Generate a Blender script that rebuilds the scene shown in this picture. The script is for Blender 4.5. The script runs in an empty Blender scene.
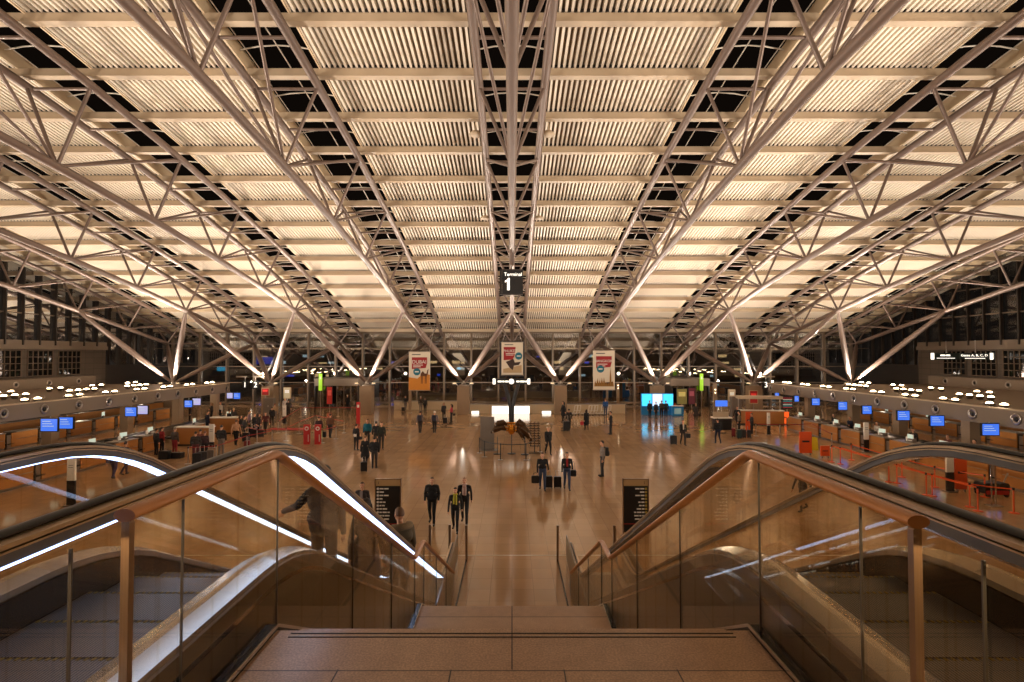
import bpy, bmesh, math, random
import numpy as np
from mathutils import Vector, Matrix
R = random.Random(7)
PI = math.pi
scn = bpy.context.scene
COL = scn.collection
F, H, TH, S = 540.0, 6.3, math.atan(14/540), 10.37   # focal length in px, eye height, pitch, truss spacing

# ------------------------------------------------------------------ geometry of the view
def ray(px, py):
    x = (px-512)/F; u = (341-py)/F; c, s = math.cos(TH), math.sin(TH)
    return Vector((x, c-u*s, s+u*c))
def onZ(px, py, z=0.0):
    r = ray(px, py); k = (z-H)/r.z
    return Vector((k*r.x, k*r.y, z))
def onY(px, py, y):
    r = ray(px, py); k = y/r.y
    return Vector((k*r.x, y, H+k*r.z))

# ------------------------------------------------------------------ materials
def s2l(c): return tuple((v/255/12.92 if v/255 <= .04045 else ((v/255+.055)/1.055)**2.4) for v in c)
MATS = {}
def mat(name, col=(128,128,128), rough=.5, metal=0.0, emit=0.0, ecol=None, spec=.5, noise=None):
    if name in MATS: return MATS[name]
    m = bpy.data.materials.new(name); m.use_nodes = True; MATS[name] = m
    nt = m.node_tree; b = nt.nodes['Principled BSDF']
    c = s2l(col)
    b.inputs['Base Color'].default_value = (*c, 1)
    b.inputs['Roughness'].default_value = rough
    b.inputs['Metallic'].default_value = metal
    b.inputs['Specular IOR Level'].default_value = spec
    if emit:
        b.inputs['Emission Color'].default_value = (*s2l(ecol or col), 1)
        b.inputs['Emission Strength'].default_value = emit
        m.cycles.emission_sampling = 'NONE'
    if noise:
        sc, amt = noise
        tc = nt.nodes.new('ShaderNodeTexCoord'); n = nt.nodes.new('ShaderNodeTexNoise'); n.inputs['Scale'].default_value = sc
        n.inputs['Detail'].default_value = 4
        mp = nt.nodes.new('ShaderNodeMapRange'); mp.inputs[3].default_value = 1-amt; mp.inputs[4].default_value = 1+amt
        mx = nt.nodes.new('ShaderNodeVectorMath'); mx.operation = 'SCALE'; mx.inputs[0].default_value = c
        nt.links.new(tc.outputs['Object'], n.inputs['Vector']); nt.links.new(n.outputs['Fac'], mp.inputs[0])
        nt.links.new(mp.outputs[0], mx.inputs['Scale']); nt.links.new(mx.outputs[0], b.inputs['Base Color'])
    return m
def tiles(name, col, mortar, w, h, rough, msize=.006, noise=.12, nscale=3.0, offset=0.0, axes='XY', speck=0.0, shift=(0,0)):
    m = bpy.data.materials.new(name); m.use_nodes = True; MATS[name] = m
    nt = m.node_tree; N = nt.nodes; L = nt.links; b = N['Principled BSDF']
    g = N.new('ShaderNodeNewGeometry'); sp = N.new('ShaderNodeSeparateXYZ'); L.new(g.outputs['Position'], sp.inputs[0])
    cb = N.new('ShaderNodeCombineXYZ')
    for k, a in enumerate(axes): L.new(sp.outputs[a], cb.inputs[k])
    ad = N.new('ShaderNodeVectorMath'); ad.operation = 'ADD'; ad.inputs[1].default_value = (shift[0], shift[1], 0); L.new(cb.outputs[0], ad.inputs[0])
    br = N.new('ShaderNodeTexBrick'); L.new(ad.outputs[0], br.inputs['Vector'])
    br.offset = offset; br.inputs['Scale'].default_value = 1; br.inputs['Mortar Size'].default_value = msize; br.inputs['Mortar Smooth'].default_value = .1
    br.inputs['Brick Width'].default_value = w; br.inputs['Row Height'].default_value = h; br.inputs['Bias'].default_value = 0
    c = s2l(col); br.inputs['Color1'].default_value = (*[v*.92 for v in c], 1); br.inputs['Color2'].default_value = (*[v*1.08 for v in c], 1)
    br.inputs['Mortar'].default_value = (*s2l(mortar), 1)
    n = N.new('ShaderNodeTexNoise'); n.inputs['Scale'].default_value = nscale; n.inputs['Detail'].default_value = 5; L.new(g.outputs['Position'], n.inputs['Vector'])
    mp = N.new('ShaderNodeMapRange'); mp.inputs[1].default_value = .3; mp.inputs[2].default_value = .7; mp.inputs[3].default_value = 1-noise; mp.inputs[4].default_value = 1+noise; L.new(n.outputs['Fac'], mp.inputs[0])
    sc = N.new('ShaderNodeVectorMath'); sc.operation = 'SCALE'; L.new(br.outputs['Color'], sc.inputs[0]); L.new(mp.outputs[0], sc.inputs['Scale'])
    L.new(sc.outputs[0], b.inputs['Base Color'])
    if speck:
        n2 = N.new('ShaderNodeTexNoise'); n2.inputs['Scale'].default_value = 90; n2.inputs['Detail'].default_value = 2; L.new(g.outputs['Position'], n2.inputs['Vector'])
        m2 = N.new('ShaderNodeMapRange'); m2.inputs[1].default_value = .35; m2.inputs[2].default_value = .65; m2.inputs[3].default_value = 1-speck; m2.inputs[4].default_value = 1+speck; L.new(n2.outputs['Fac'], m2.inputs[0])
        s3 = N.new('ShaderNodeVectorMath'); s3.operation = 'SCALE'; L.new(sc.outputs[0], s3.inputs[0]); L.new(m2.outputs[0], s3.inputs['Scale']); L.new(s3.outputs[0], b.inputs['Base Color'])
    b.inputs['Roughness'].default_value = rough
    return m
def glass(name, tint, refl=1.0, rough=.0, f0=.05):
    m = bpy.data.materials.new(name); m.use_nodes = True; MATS[name] = m
    nt = m.node_tree; N = nt.nodes; L = nt.links; N.remove(N['Principled BSDF']); out = N['Material Output']
    t = N.new('ShaderNodeBsdfTransparent'); t.inputs[0].default_value = (*s2l(tint), 1)
    g = N.new('ShaderNodeBsdfGlossy'); g.inputs['Roughness'].default_value = rough; g.inputs[0].default_value = (refl, refl, refl, 1)
    fr = N.new('ShaderNodeFresnel'); fr.inputs[0].default_value = 1.5
    ge = N.new('ShaderNodeNewGeometry'); iv = N.new('ShaderNodeMath'); iv.operation = 'SUBTRACT'; iv.inputs[0].default_value = 1; L.new(ge.outputs['Backfacing'], iv.inputs[1])
    a0 = N.new('ShaderNodeMath'); a0.operation = 'ADD'; a0.use_clamp = True; a0.inputs[1].default_value = f0; L.new(fr.outputs[0], a0.inputs[0])
    ad = N.new('ShaderNodeMath'); ad.operation = 'MULTIPLY'; L.new(a0.outputs[0], ad.inputs[0]); L.new(iv.outputs[0], ad.inputs[1])
    mx = N.new('ShaderNodeMixShader'); L.new(ad.outputs[0], mx.inputs[0]); L.new(t.outputs[0], mx.inputs[1]); L.new(g.outputs[0], mx.inputs[2]); L.new(mx.outputs[0], out.inputs[0])
    return m

STEEL = mat('painted_truss_steel', (118,99,88), .4, .3)
CREAM = mat('cream_beam_paint', (192,170,142), .5)
SLAT = mat('cream_slats', (236,223,204), .55)
DECK = mat('roof_deck', (128,108,82), .8)
TEETH = mat('painted_gap_shade', (34,27,20), .8)
UPST = mat('beige_upstand', (214,190,156), .5)
DARKM = mat('dark_mullion', (48,38,30), .45)
MIDM = mat('bronze_mullion', (110,92,74), .45, .2)
WHITEM = mat('white_bar', (225,215,200), .4)
CONC = mat('beige_concrete', (146,122,96), .7, noise=(4,.06))
FASC = mat('fascia_paint', (126,110,94), .6)
BLACK = mat('black_rubber', (14,12,11), .33)
BLKP = mat('black_panel', (22,19,18), .4)
STEELB = mat('brushed_steel', (170,160,150), .28, .9)
CHROME = mat('chrome', (200,195,190), .12, 1)
BRONZE = mat('bronze_handrail', (176,116,62), .38, .1, noise=(12,.12))
WOOD = mat('orange_wood_veneer', (178,118,60), .35, noise=(2.5,.1))
ORANGE = mat('orange_paint', (226,84,22), .4)
RED = mat('red_paint', (190,26,24), .4)
WHITE = mat('white_paint', (235,228,215), .5)
LED = mat('white_led_strip', (205,222,255), .4, emit=4, ecol=(160,192,255)); LED.cycles.emission_sampling = 'AUTO'
LAMP = mat('glowing_uplight', (255,225,180), .4, emit=16, ecol=(255,222,170))
SCREENB = mat('blue_screen', (40,80,200), .3, emit=.6, ecol=(70,125,245))
SCREENC = mat('cyan_screen', (60,190,240), .3, emit=1.0, ecol=(60,190,240))
SCREENW = mat('white_lit_panel', (250,245,235), .4, emit=1.15, ecol=(255,246,230))
SCREENP = mat('pale_screen', (190,210,200), .4, emit=.35, ecol=(200,220,205))
GOLD = mat('gold', (210,140,40), .25, 1)
DCHR = mat('dark_polished_metal', (84,62,44), .22, .9)
YELLOW = mat('yellow_paint', (225,195,30), .5)
GREEN = mat('green_lit_sign', (140,190,30), .5, emit=.5, ecol=(150,200,40))
BLUEP = mat('blue_panel', (30,130,200), .4)
GREYB = mat('grey_board', (120,108,96), .5)
GUIDE = mat('champagne_metal', (196,170,140), .3, .75)
GREYC = mat('grey_cap_metal', (98,96,100), .35, .4)
ESCP = mat('escalator_panel', (118,104,88), .3, .3)
ESCD = mat('escalator_deck', (190,180,168), .25, .7)
TREAD = None
FLOOR = tiles('hall_floor_tiles', (184,147,108), (156,123,90), .58, .7, .11, .008, .05, .35)
GRAN = tiles('landing_granite', (178,142,110), (60,44,36), .575, 1.0, .34, .004, .08, 9, axes='XY', speck=.22, shift=(.31, .22))
STEPM = tiles('stair_granite', (178,142,110), (70,50,40), 1.4, 40, .34, .004, .08, 9, speck=.22, shift=(.0, .22))
STONE = tiles('stone_wall', (92,80,68), (66,57,48), 1.2, .6, .6, .02, .06, .5, axes='YZ')
GLASS = glass('balustrade_glass', (250,246,238), 1, 0, .0)
GLASSD = glass('night_glazing', (190,190,190), 1, 0, .26)
GLASSV = glass('side_glazing', (190,190,190), 1, 0, .42)
GLASSS = glass('skylight_glass', (120,110,100), .9, .2, .1)
def ribbed():
    m = bpy.data.materials.new('grooved_step_metal'); m.use_nodes = True
    nt = m.node_tree; N = nt.nodes; L = nt.links; b = N['Principled BSDF']
    g = N.new('ShaderNodeNewGeometry'); w = N.new('ShaderNodeTexWave'); w.bands_direction = 'X'; w.inputs['Scale'].default_value = 18
    L.new(g.outputs['Position'], w.inputs['Vector'])
    r = N.new('ShaderNodeValToRGB'); r.color_ramp.elements[0].color = (*s2l((50,54,62)), 1); r.color_ramp.elements[1].color = (*s2l((132,134,142)), 1)
    L.new(w.outputs['Fac'], r.inputs[0]); L.new(r.outputs[0], b.inputs['Base Color']); b.inputs['Metallic'].default_value = .5; b.inputs['Roughness'].default_value = .42
    return m
TREAD = ribbed()

# ------------------------------------------------------------------ mesh builder
class MB:
    def __init__(s): s.v = []; s.f = []; s.sm = []; s.mi = []; s.m = 0
    def add(s, vs, fs, smooth=False):
        b = len(s.v); s.v += [tuple(v) for v in vs]
        for f in fs: s.f.append(tuple(b+i for i in f)); s.sm.append(smooth); s.mi.append(s.m)
        return s
    def box(s, x0, x1, y0, y1, z0, z1):
        return s.add([(x0,y0,z0),(x1,y0,z0),(x1,y1,z0),(x0,y1,z0),(x0,y0,z1),(x1,y0,z1),(x1,y1,z1),(x0,y1,z1)],
                     [(0,3,2,1),(4,5,6,7),(0,1,5,4),(1,2,6,5),(2,3,7,6),(3,0,4,7)])
    def rbox(s, x0, x1, y0, y1, z0, z1, r, n=3):
        """box with rounded vertical-plane corners (x/z outline rounded), extruded along y"""
        pts = []
        for cx, cz, a0 in ((x1-r, z1-r, 0), (x0+r, z1-r, 90), (x0+r, z0+r, 180), (x1-r, z0+r, 270)):
            for k in range(n+1):
                a = math.radians(a0+90*k/n); pts.append((cx+r*math.cos(a), cz+r*math.sin(a)))
        N = len(pts)
        vs = [(p[0], y0, p[1]) for p in pts]+[(p[0], y1, p[1]) for p in pts]
        return s.add(vs, [tuple(range(N)), tuple(reversed(range(N, 2*N)))]+[((i+1)%N, i, N+i, N+(i+1)%N) for i in range(N)])
    def poly(s, pts, y0, y1):
        """x/z polygon extruded in y"""
        N = len(pts); vs = [(p[0], y0, p[1]) for p in pts]+[(p[0], y1, p[1]) for p in pts]
        return s.add(vs, [tuple(range(N)), tuple(reversed(range(N, 2*N)))]+[((i+1)%N, i, N+i, N+(i+1)%N) for i in range(N)])
    def tube(s, pts, rad, n=10, caps=True, sx=1.0, up=None):
        pts = [Vector(p) for p in pts]; m = len(pts)
        rr = rad if isinstance(rad, (list, tuple)) else [rad]*m
        rings = []
        t0 = (pts[1]-pts[0]).normalized()
        ref = Vector(up) if up else (Vector((0,0,1)) if abs(t0.z) < .9 else Vector((1,0,0)))
        for i, p in enumerate(pts):
            a = pts[max(0,i-1)]; c = pts[min(m-1,i+1)]
            t = (c-a).normalized()
            u = t.cross(ref)
            if u.length < 1e-4: u = t.cross(Vector((0,1,0)))
            u.normalize(); w = u.cross(t)
            k = 1.0
            if 0 < i < m-1:
                d = (pts[i]-a).normalized().dot((c-pts[i]).normalized()); k = 1/max(.5, math.sqrt(max(0.0,(1+d)/2)))
            rings.append([p+(u*math.cos(2*PI*j/n)*rr[i]*sx + w*math.sin(2*PI*j/n)*rr[i]*k) for j in range(n)])
        vs = [v for r in rings for v in r]; fs = []
        for i in range(m-1):
            for j in range(n): fs.append((i*n+j, i*n+(j+1)%n, (i+1)*n+(j+1)%n, (i+1)*n+j))
        s.add(vs, fs, True)
        if caps: s.add(rings[0], [tuple(reversed(range(n)))]); s.add(rings[-1], [tuple(range(n))])
        return s
    def sweep(s, prof, path, closed=True):
        """prof: (x, dz) polygon, path: (y, z) points; vertical sections along the path"""
        n = len(prof); m = len(path); vs = [(x, y, z+dz) for (y, z) in path for (x, dz) in prof]; fs = []
        for i in range(m-1):
            for j in range(n if closed else n-1):
                fs.append((i*n+j, (i+1)*n+j, (i+1)*n+(j+1)%n, i*n+(j+1)%n))
        s.add(vs, fs)
        if closed: s.add(vs[:n], [tuple(range(n))]); s.add(vs[-n:], [tuple(reversed(range(n)))])
        return s
    def lathe(s, prof, c=(0,0,0), n=16, axis='z'):
        vs = []; m = len(prof)
        for (r, h) in prof:
            for j in range(n):
                a = 2*PI*j/n; x, y = r*math.cos(a), r*math.sin(a)
                vs.append((c[0]+x, c[1]+y, c[2]+h) if axis == 'z' else ((c[0]+h, c[1]+x, c[2]+y) if axis == 'x' else (c[0]+y, c[1]+h, c[2]+x)))
        fs = [(i*n+j, i*n+(j+1)%n, (i+1)*n+(j+1)%n, (i+1)*n+j) for i in range(m-1) for j in range(n)]
        return s.add(vs, fs, True)
    def ball(s, c, r, n=12, m=8):
        r = r if isinstance(r, (tuple, list)) else (r, r, r)
        vs = [(c[0], c[1], c[2]-r[2])]
        for i in range(1, m):
            a = -PI/2+PI*i/m
            for j in range(n): vs.append((c[0]+r[0]*math.cos(a)*math.cos(2*PI*j/n), c[1]+r[1]*math.cos(a)*math.sin(2*PI*j/n), c[2]+r[2]*math.sin(a)))
        vs.append((c[0], c[1], c[2]+r[2])); T = len(vs)-1
        fs = [(0, 1+(j+1)%n, 1+j) for j in range(n)]
        for i in range(m-2):
            for j in range(n): fs.append((1+i*n+j, 1+i*n+(j+1)%n, 1+(i+1)*n+(j+1)%n, 1+(i+1)*n+j))
        fs += [(T, 1+(m-2)*n+j, 1+(m-2)*n+(j+1)%n) for j in range(n)]
        return s.add(vs, fs, True)
    def mesh(s, name, mats):
        me = bpy.data.meshes.new(name); me.from_pydata(s.v, [], s.f)
        for m in (mats if isinstance(mats, (list, tuple)) else [mats]): me.materials.append(m)
        me.polygons.foreach_set('use_smooth', s.sm); me.polygons.foreach_set('material_index', s.mi)
        me.update(); return me
    def build(s, name, mats, parent=None, loc=None, rz=0):
        o = bpy.data.objects.new(name, s.mesh(name, mats)); COL.objects.link(o)
        if parent: o.parent = parent
        if loc is not None: o.location = loc
        if rz: o.rotation_euler.z = rz
        return o
def inst(me, name, parent=None, loc=None, rz=0):
    o = bpy.data.objects.new(name, me); COL.objects.link(o)
    if parent: o.parent = parent
    if loc is not None: o.location = loc
    o.rotation_euler.z = rz
    return o
def tag(o, label=None, cat=None, group=None, kind=None):
    if label: o['label'] = label
    if cat: o['category'] = cat
    if group: o['group'] = group
    if kind: o['kind'] = kind
    return o
def thing(name, label, cat, loc=(0,0,0), rz=0, group=None):
    o = bpy.data.objects.new(name, None); COL.objects.link(o); o.location = loc; o.rotation_euler.z = rz
    return tag(o, label, cat, group)
def struct_root(name, loc=(0,0,0)):
    o = bpy.data.objects.new(name, None); COL.objects.link(o); o.location = loc; o['kind'] = 'structure'; return o
def struct(name, mb, m, parent=None):
    o = mb.build(name, m, parent)
    if not parent: o['kind'] = 'structure'
    return o
def copy_tree(o, parent=None):
    c = o.copy(); COL.objects.link(c)
    if parent: c.parent = parent
    for ch in list(o.children): copy_tree(ch, c)
    return c
def move(root, loc, rz, label=None, group=None):
    root.location = loc; root.rotation_euler.z = rz
    if label: root['label'] = label
    if group: root['group'] = group
    return root
DG = None
def text_mesh(txt, size, m, name='lettering', ext=.01, align='CENTER', bold=0.0):
    cu = bpy.data.curves.new(name, 'FONT'); cu.body = txt; cu.size = size; cu.extrude = ext; cu.align_x = align; cu.align_y = 'CENTER'; cu.offset = bold
    o = bpy.data.objects.new(name, cu); COL.objects.link(o)
    bpy.context.view_layer.update()
    me = bpy.data.meshes.new_from_object(o.evaluated_get(bpy.context.evaluated_depsgraph_get()))
    bpy.data.objects.remove(o); me.materials.clear(); me.materials.append(m)
    me.transform(Matrix.Rotation(PI/2, 4, 'X'))
    return me
def text(txt, size, m, parent, loc, name='lettering', ext=.01, align='CENTER', rz=0, bold=0.0):
    return inst(text_mesh(txt, size, m, name, ext, align, bold), name, parent, loc, rz)
ORD = ['nearest','second','third','fourth','fifth','sixth','seventh','eighth','ninth','tenth','eleventh','twelfth','thirteenth','fourteenth','fifteenth','sixteenth','seventeenth','eighteenth','nineteenth','twentieth','twenty-first','twenty-second','twenty-third','twenty-fourth','twenty-fifth','twenty-sixth']

# ------------------------------------------------------------------ profiles of the roof
RT = [(-16,19.0),(-9.5,19.7),(-2.8,20.35),(4,20.6),(10.8,20.55),(17.5,20.0),(20.9,19.69),(24.3,19.3),(27.7,18.83),(31.1,18.36),(34.4,17.79),(37.8,17.16),(41.2,16.5),(44.6,15.79),(48,15.05),(51.3,14.28),(54.7,13.44),(58.1,12.56),(61.5,11.6),(64.9,10.62),(68.3,9.6),(71.7,8.5),(75,7.35),(80,5.6)]
LT = [(-16,14.2),(-9.5,14.9),(-2.8,15.5),(4,15.9),(10.8,15.95),(17.5,15.6),(24.4,14.9),(31.3,14.06),(38.05,13.03),(44.8,11.88),(51.6,10.5),(58.2,9.15),(64.9,7.7),(80,4.3)]
def interp(T, y):
    for (a, za), (b, zb) in zip(T, T[1:]):
        if y <= b: return za+(zb-za)*(y-a)/(b-a)
    return T[-1][1]
zR = lambda y: interp(RT, y)
zL = lambda y: interp(LT, y)
zU = lambda y: zR(y)-.67
PY = [24.3+3.38*i for i in range(-9, 16)]
ST = [24.3+.1+6.76*i for i in range(-4, 7)]
ST[-1] = 64.96
WX = 45.5; BY = 69.0

# ------------------------------------------------------------------ floor, walls
struct('floor', MB().box(-WX-.4, WX+.4, 12.9, BY+12, -.3, 0).box(-WX-.4, WX+.4, -12, 12.9, -.3, 0), FLOOR)
up = MB(); up.box(-1.42, 1.42, -10, 2.79, 4.4, 4.7); up.box(-WX, -3.3, -10, 1.0, 4.4, 4.7); up.box(3.3, WX, -10, 1.0, 4.4, 4.7)
up.box(-3.3, -1.42, -10, .4, 4.4, 4.7); up.box(1.42, 3.3, -10, .4, 4.4, 4.7)
struct('floor_upper', up, GRAN)
struct('wall_rear', MB().box(-WX, WX, -12.4, -12, 0, 20.6), mat('rear_wall_paint', (150,130,108), .7))
for side, sx in (('left', -1), ('right', 1)):
    a, b = sorted((sx*WX, sx*(WX+.5)))
    w = MB().box(a, b, -12, 60.5, 0, 6.85); struct('wall_'+side, w, STONE)
    a, b = sorted((sx*(WX-.25), sx*(WX+.5)))
    struct('trim_'+('1' if sx < 0 else '2'), MB().box(a, b, -12, 60.5, 6.85, 7.25).box(*sorted((sx*(WX-.1), sx*(WX+.4))), -12, 60.5, 7.25, 7.7), FASC)
    a, b = sorted((sx*WX, sx*(WX+.5)))
    struct('wall_'+side+'_corner', MB().box(a, b, 60.5, BY, 0, 5.2), mat('dark_corner_wall', (48,40,34), .6))

struct('trim_3', MB().box(-14, 14, 17.12, 17.19, -.02, .004), mat('pale_threshold', (205,190,165), .3))
# side glazing with deep mullions (window 1, 2) and gallery windows
def plate_yz(mb, x0, x1, y0, y1, zlo, zhi, n=10):
    ys = [y0+(y1-y0)*i/n for i in range(n+1)]
    for a, b in zip(ys, ys[1:]):
        mb.add([(x0,a,zlo(a)),(x0,b,zlo(b)),(x0,b,zhi(b)),(x0,a,zhi(a)),(x1,a,zlo(a)),(x1,b,zlo(b)),(x1,b,zhi(b)),(x1,a,zhi(a))],
               [(0,1,2,3),(7,6,5,4),(0,3,7,4),(1,5,6,2),(3,2,6,7),(0,4,5,1)])
wn = 0
for sx in (-1, 1):
    wn += 1
    w = struct_root('window_%d' % wn)
    g = MB(); plate_yz(g, sx*(WX+.1), sx*(WX+.13), -12, BY, lambda y: 7.7 if y < 60.5 else 5.2, lambda y: zR(y)+.4, 24); g.build('pane', GLASSV, w)
    y = -9.0
    while y < BY-.4:
        m = MB().box(*sorted((sx*(WX-.22), sx*(WX+.08))), y-.06, y+.06, 7.1 if y < 60.5 else 5.2, zR(y)-.1); m.build('mullion', DARKM, w)
        y += 1.79
    m = MB()
    for z in (10.2, 12.8, 15.4, 18.0):
        ye = max([yy for yy in [k*.5 for k in range(0, 138)] if zR(yy)-.3 > z])
        m.box(*sorted((sx*(WX-.05), sx*(WX+.08))), -12, ye, z-.05, z+.05)
    m.build('transom', MIDM, w)
for sx in (-1, 1):
    for k in range(5):
        wn += 1; y1 = 56.9-3.45*k; y0 = y1-2.75
        w = struct_root('window_%d' % wn)
        MB().box(*sorted((sx*(WX-.03), sx*(WX+.0))), y0, y1, 4.3, 6.72).build('pane', mat('gallery_glass', (16,16,15), .06, 0), w)
        fr = MB(); xs = sorted((sx*(WX-.1), sx*(WX-.02)))
        for j in range(6):
            yy = y0+(y1-y0)*j/5; fr.box(*xs, yy-.035, yy+.035, 4.3, 6.75)
        for j in range(5):
            zz = 4.3+2.42*j/4; fr.box(*xs, y0, y1, zz-.035, zz+.035)
        fr.build('window_frame', MIDM, w)
# things seen lit through the gallery windows: lamps inside
# back glass wall
wn += 1
w = struct_root('window_%d' % wn)
MB().box(-WX, WX, BY, BY+.03, .35, 9.3).build('pane', GLASSD, w)
k = -14
while k <= 14:
    x = (k+.5)*S/3
    if abs(x) < WX: MB().box(x-.11, x+.11, BY-.35, BY+.15, 0, 9.35).build('mullion', MIDM, w)
    k += 1
for z, h in ((9.2,.28),(7.15,.07),(4.85,.1),(2.8,.1),(.25,.2)):
    MB().box(-WX, WX, BY-.2, BY+.1, z-h/2, z+h/2).build('transom', MIDM, w)

# ------------------------------------------------------------------ ceiling : slatted panels between the trusses
ceil = struct_root('ceiling')
HALF = S/2-1.70
def slat_panel(mb, y0, y1, x0, x1):
    z0, z1 = zR(y0), zR(y1)
    def bx(xa, xb, ya, yb, lo, hi):
        za = z0+(z1-z0)*(ya-y0)/(y1-y0); zb = z0+(z1-z0)*(yb-y0)/(y1-y0)
        mb.add([(xa,ya,za+lo),(xb,ya,za+lo),(xb,yb,zb+lo),(xa,yb,zb+lo),(xa,ya,za+hi),(xb,ya,za+hi),(xb,yb,zb+hi),(xa,yb,zb+hi)],
               [(0,3,2,1),(4,5,6,7),(0,1,5,4),(1,2,6,5),(2,3,7,6),(3,0,4,7)])
    mb.m = 0
    n = int((x1-x0-.1)/.24)
    bx(x0, x0+.05, y0, y1, 0, .16); bx(x1-.05, x1, y0, y1, 0, .16)
    st = (x1-x0-.1)/n
    for j in range(n):
        c = x0+.05+(j+.5)*st; bx(c-.05, c+.05, y0, y1, 0, .3)
    mb.m = 2; bx(x0+.05, x1-.05, y1-.17, y1-.15, 0, .13)  # added dark baffle, stands in for the shade in the slat gaps
    mb.m = 1
    bx(x0, x1, y0, y1, .3, .34)
rest = MB()
for i in range(len(PY)-1):
    y0, y1 = PY[i], PY[i+1]
    show = 8 <= i <= 19
    if show:
        me = None
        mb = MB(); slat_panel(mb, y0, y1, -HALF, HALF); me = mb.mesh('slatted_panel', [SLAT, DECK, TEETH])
    for b in range(-4, 4):
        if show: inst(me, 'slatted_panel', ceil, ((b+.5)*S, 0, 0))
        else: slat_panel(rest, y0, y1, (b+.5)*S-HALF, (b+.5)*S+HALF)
    for sx in (-1, 1):
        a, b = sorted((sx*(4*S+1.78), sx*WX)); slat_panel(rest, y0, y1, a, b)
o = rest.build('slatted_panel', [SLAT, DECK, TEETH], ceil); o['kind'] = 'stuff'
o['label'] = 'slatted roof strips along the side walls and at the ends'

# roof beams
for i, y in enumerate(PY):
    z = zR(y); b = MB()
    b.box(-WX, WX, y-.15, y+.15, z-.35, z-.005)
    b.box(-WX, WX, y-.19, y+.19, z-.37, z-.33)
    n = len(PY)-1-i
    tag(b.build('roof_beam', CREAM), 'cream horizontal roof beam crossing the whole hall above the trusses, %s counted from the far end' % (['first']+ORD[1:]+['last'])[n], 'beam', 'cross beams under the slatted roof')

# skylights over the trusses
sky_nodes = []
for t in range(-4, 5):
    wn += 1; w = struct_root('window_%d' % wn, (t*S, 0, 0))
    if t == -4:
        for sx in (-1, 1):
            u = MB(); 
            for a, b in zip(PY, PY[1:]):
                za, zb = zR(a), zR(b); x0, x1 = sorted((sx*1.63, sx*1.69))
                u.add([(x0,a,za-.06),(x1,a,za-.06),(x1,b,zb-.06),(x0,b,zb-.06),(x0,a,za+.62),(x1,a,za+.62),(x1,b,zb+.62),(x0,b,zb+.62)],
                      [(0,3,2,1),(4,5,6,7),(0,1,5,4),(1,2,6,5),(2,3,7,6),(3,0,4,7)])
            sky_nodes.append((u.mesh('upstand', UPST), 'upstand'))
        g = MB(); 
        for a, b in zip(PY, PY[1:]):
            za, zb = zR(a), zR(b)
            g.add([(-1.66,a,za+.61),(1.66,a,za+.61),(1.66,b,zb+.61),(-1.66,b,zb+.61)], [(0,1,2,3)])
        sky_nodes.append((g.mesh('pane', GLASSS), 'pane'))
        gb = MB()
        for a, b in zip(PY, PY[1:]):
            for fr in (.3, .75):
                y = a+(b-a)*fr; z = zR(y)+.47
                gb.tube([(-1.6, y, z-.12), (-.8, y, z+.03), (0, y, z+.08), (.8, y, z+.03), (1.6, y, z-.12)], .035, 5)
        ln = MB(); ln.tube([(0, y, zR(y)+.56) for y in PY], .03, 5); ln.tube([(-1.45, y, zR(y)+.5) for y in PY], .025, 5); ln.tube([(1.45, y, zR(y)+.5) for y in PY], .025, 5)
        sky_nodes += [(gb.mesh('glazing_bar', WHITEM), 'glazing_bar'), (ln.mesh('glazing_bar', WHITEM), 'glazing_bar')]
    for me, nm in sky_nodes: inst(me, nm, w)

# ------------------------------------------------------------------ trusses
tr = thing('roof_truss', '', 'truss')
ys = [y for y in [-12+1.69*k for k in range(0, 52)] if y < 68.5]
def chord(x, zf, y0, y1, r, name):
    p = [(x, y, zf(y)) for y in [y0+(y1-y0)*k/46 for k in range(47)]]
    return MB().tube(p, r, 12).build(name, STEEL, tr)
chord(0, zL, -11, 64.96, .2, 'lower_chord')
chord(-1.5, zU, -11, 74.5, .19, 'upper_chord'); chord(1.5, zU, -11, 74.5, .19, 'upper_chord')
def member(a, b, r=.085):
    MB().tube([a, b], r, 8, caps=False).build('brace', STEEL, tr)
for i, y in enumerate(ST):
    L0 = (0, y, zL(y))
    for sx in (-1, 1):
        U0 = (sx*1.5, y, zU(y)); member(L0, U0)
        if i <= 4 and i > 0: member(L0, (sx*1.5, ST[i-1], zU(ST[i-1])), .075)
        if i >= 4 and i < len(ST)-1: member(L0, (sx*1.5, ST[i+1], zU(ST[i+1])), .075)
        if i == len(ST)-1: member(L0, (sx*1.5, 71.7, zU(71.7)))
for i, y in enumerate(PY):
    if i < 4: continue
    member((-1.5, y+.33, zU(y+.33)), (1.5, y+.33, zU(y+.33)), .075)
names = {-4:'leftmost white tubular roof truss, beside the left glazed side wall', -3:'white tubular roof truss, second from the left side wall', -2:'white tubular roof truss, third from the left side wall',
 -1:'white tubular roof truss next left of the centre truss carrying the terminal sign', 0:'central white tubular roof truss carrying the black terminal sign', 1:'white tubular roof truss next right of the centre truss carrying the terminal sign',
 2:'white tubular roof truss, third from the right side wall', 3:'white tubular roof truss, second from the right side wall', 4:'rightmost white tubular roof truss, beside the right glazed side wall'}
for t in range(-4, 5):
    o = tr if t == -4 else copy_tree(tr)
    move(o, (t*S, 0, 0), 0, names[t], 'three-chord roof trusses')

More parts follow.
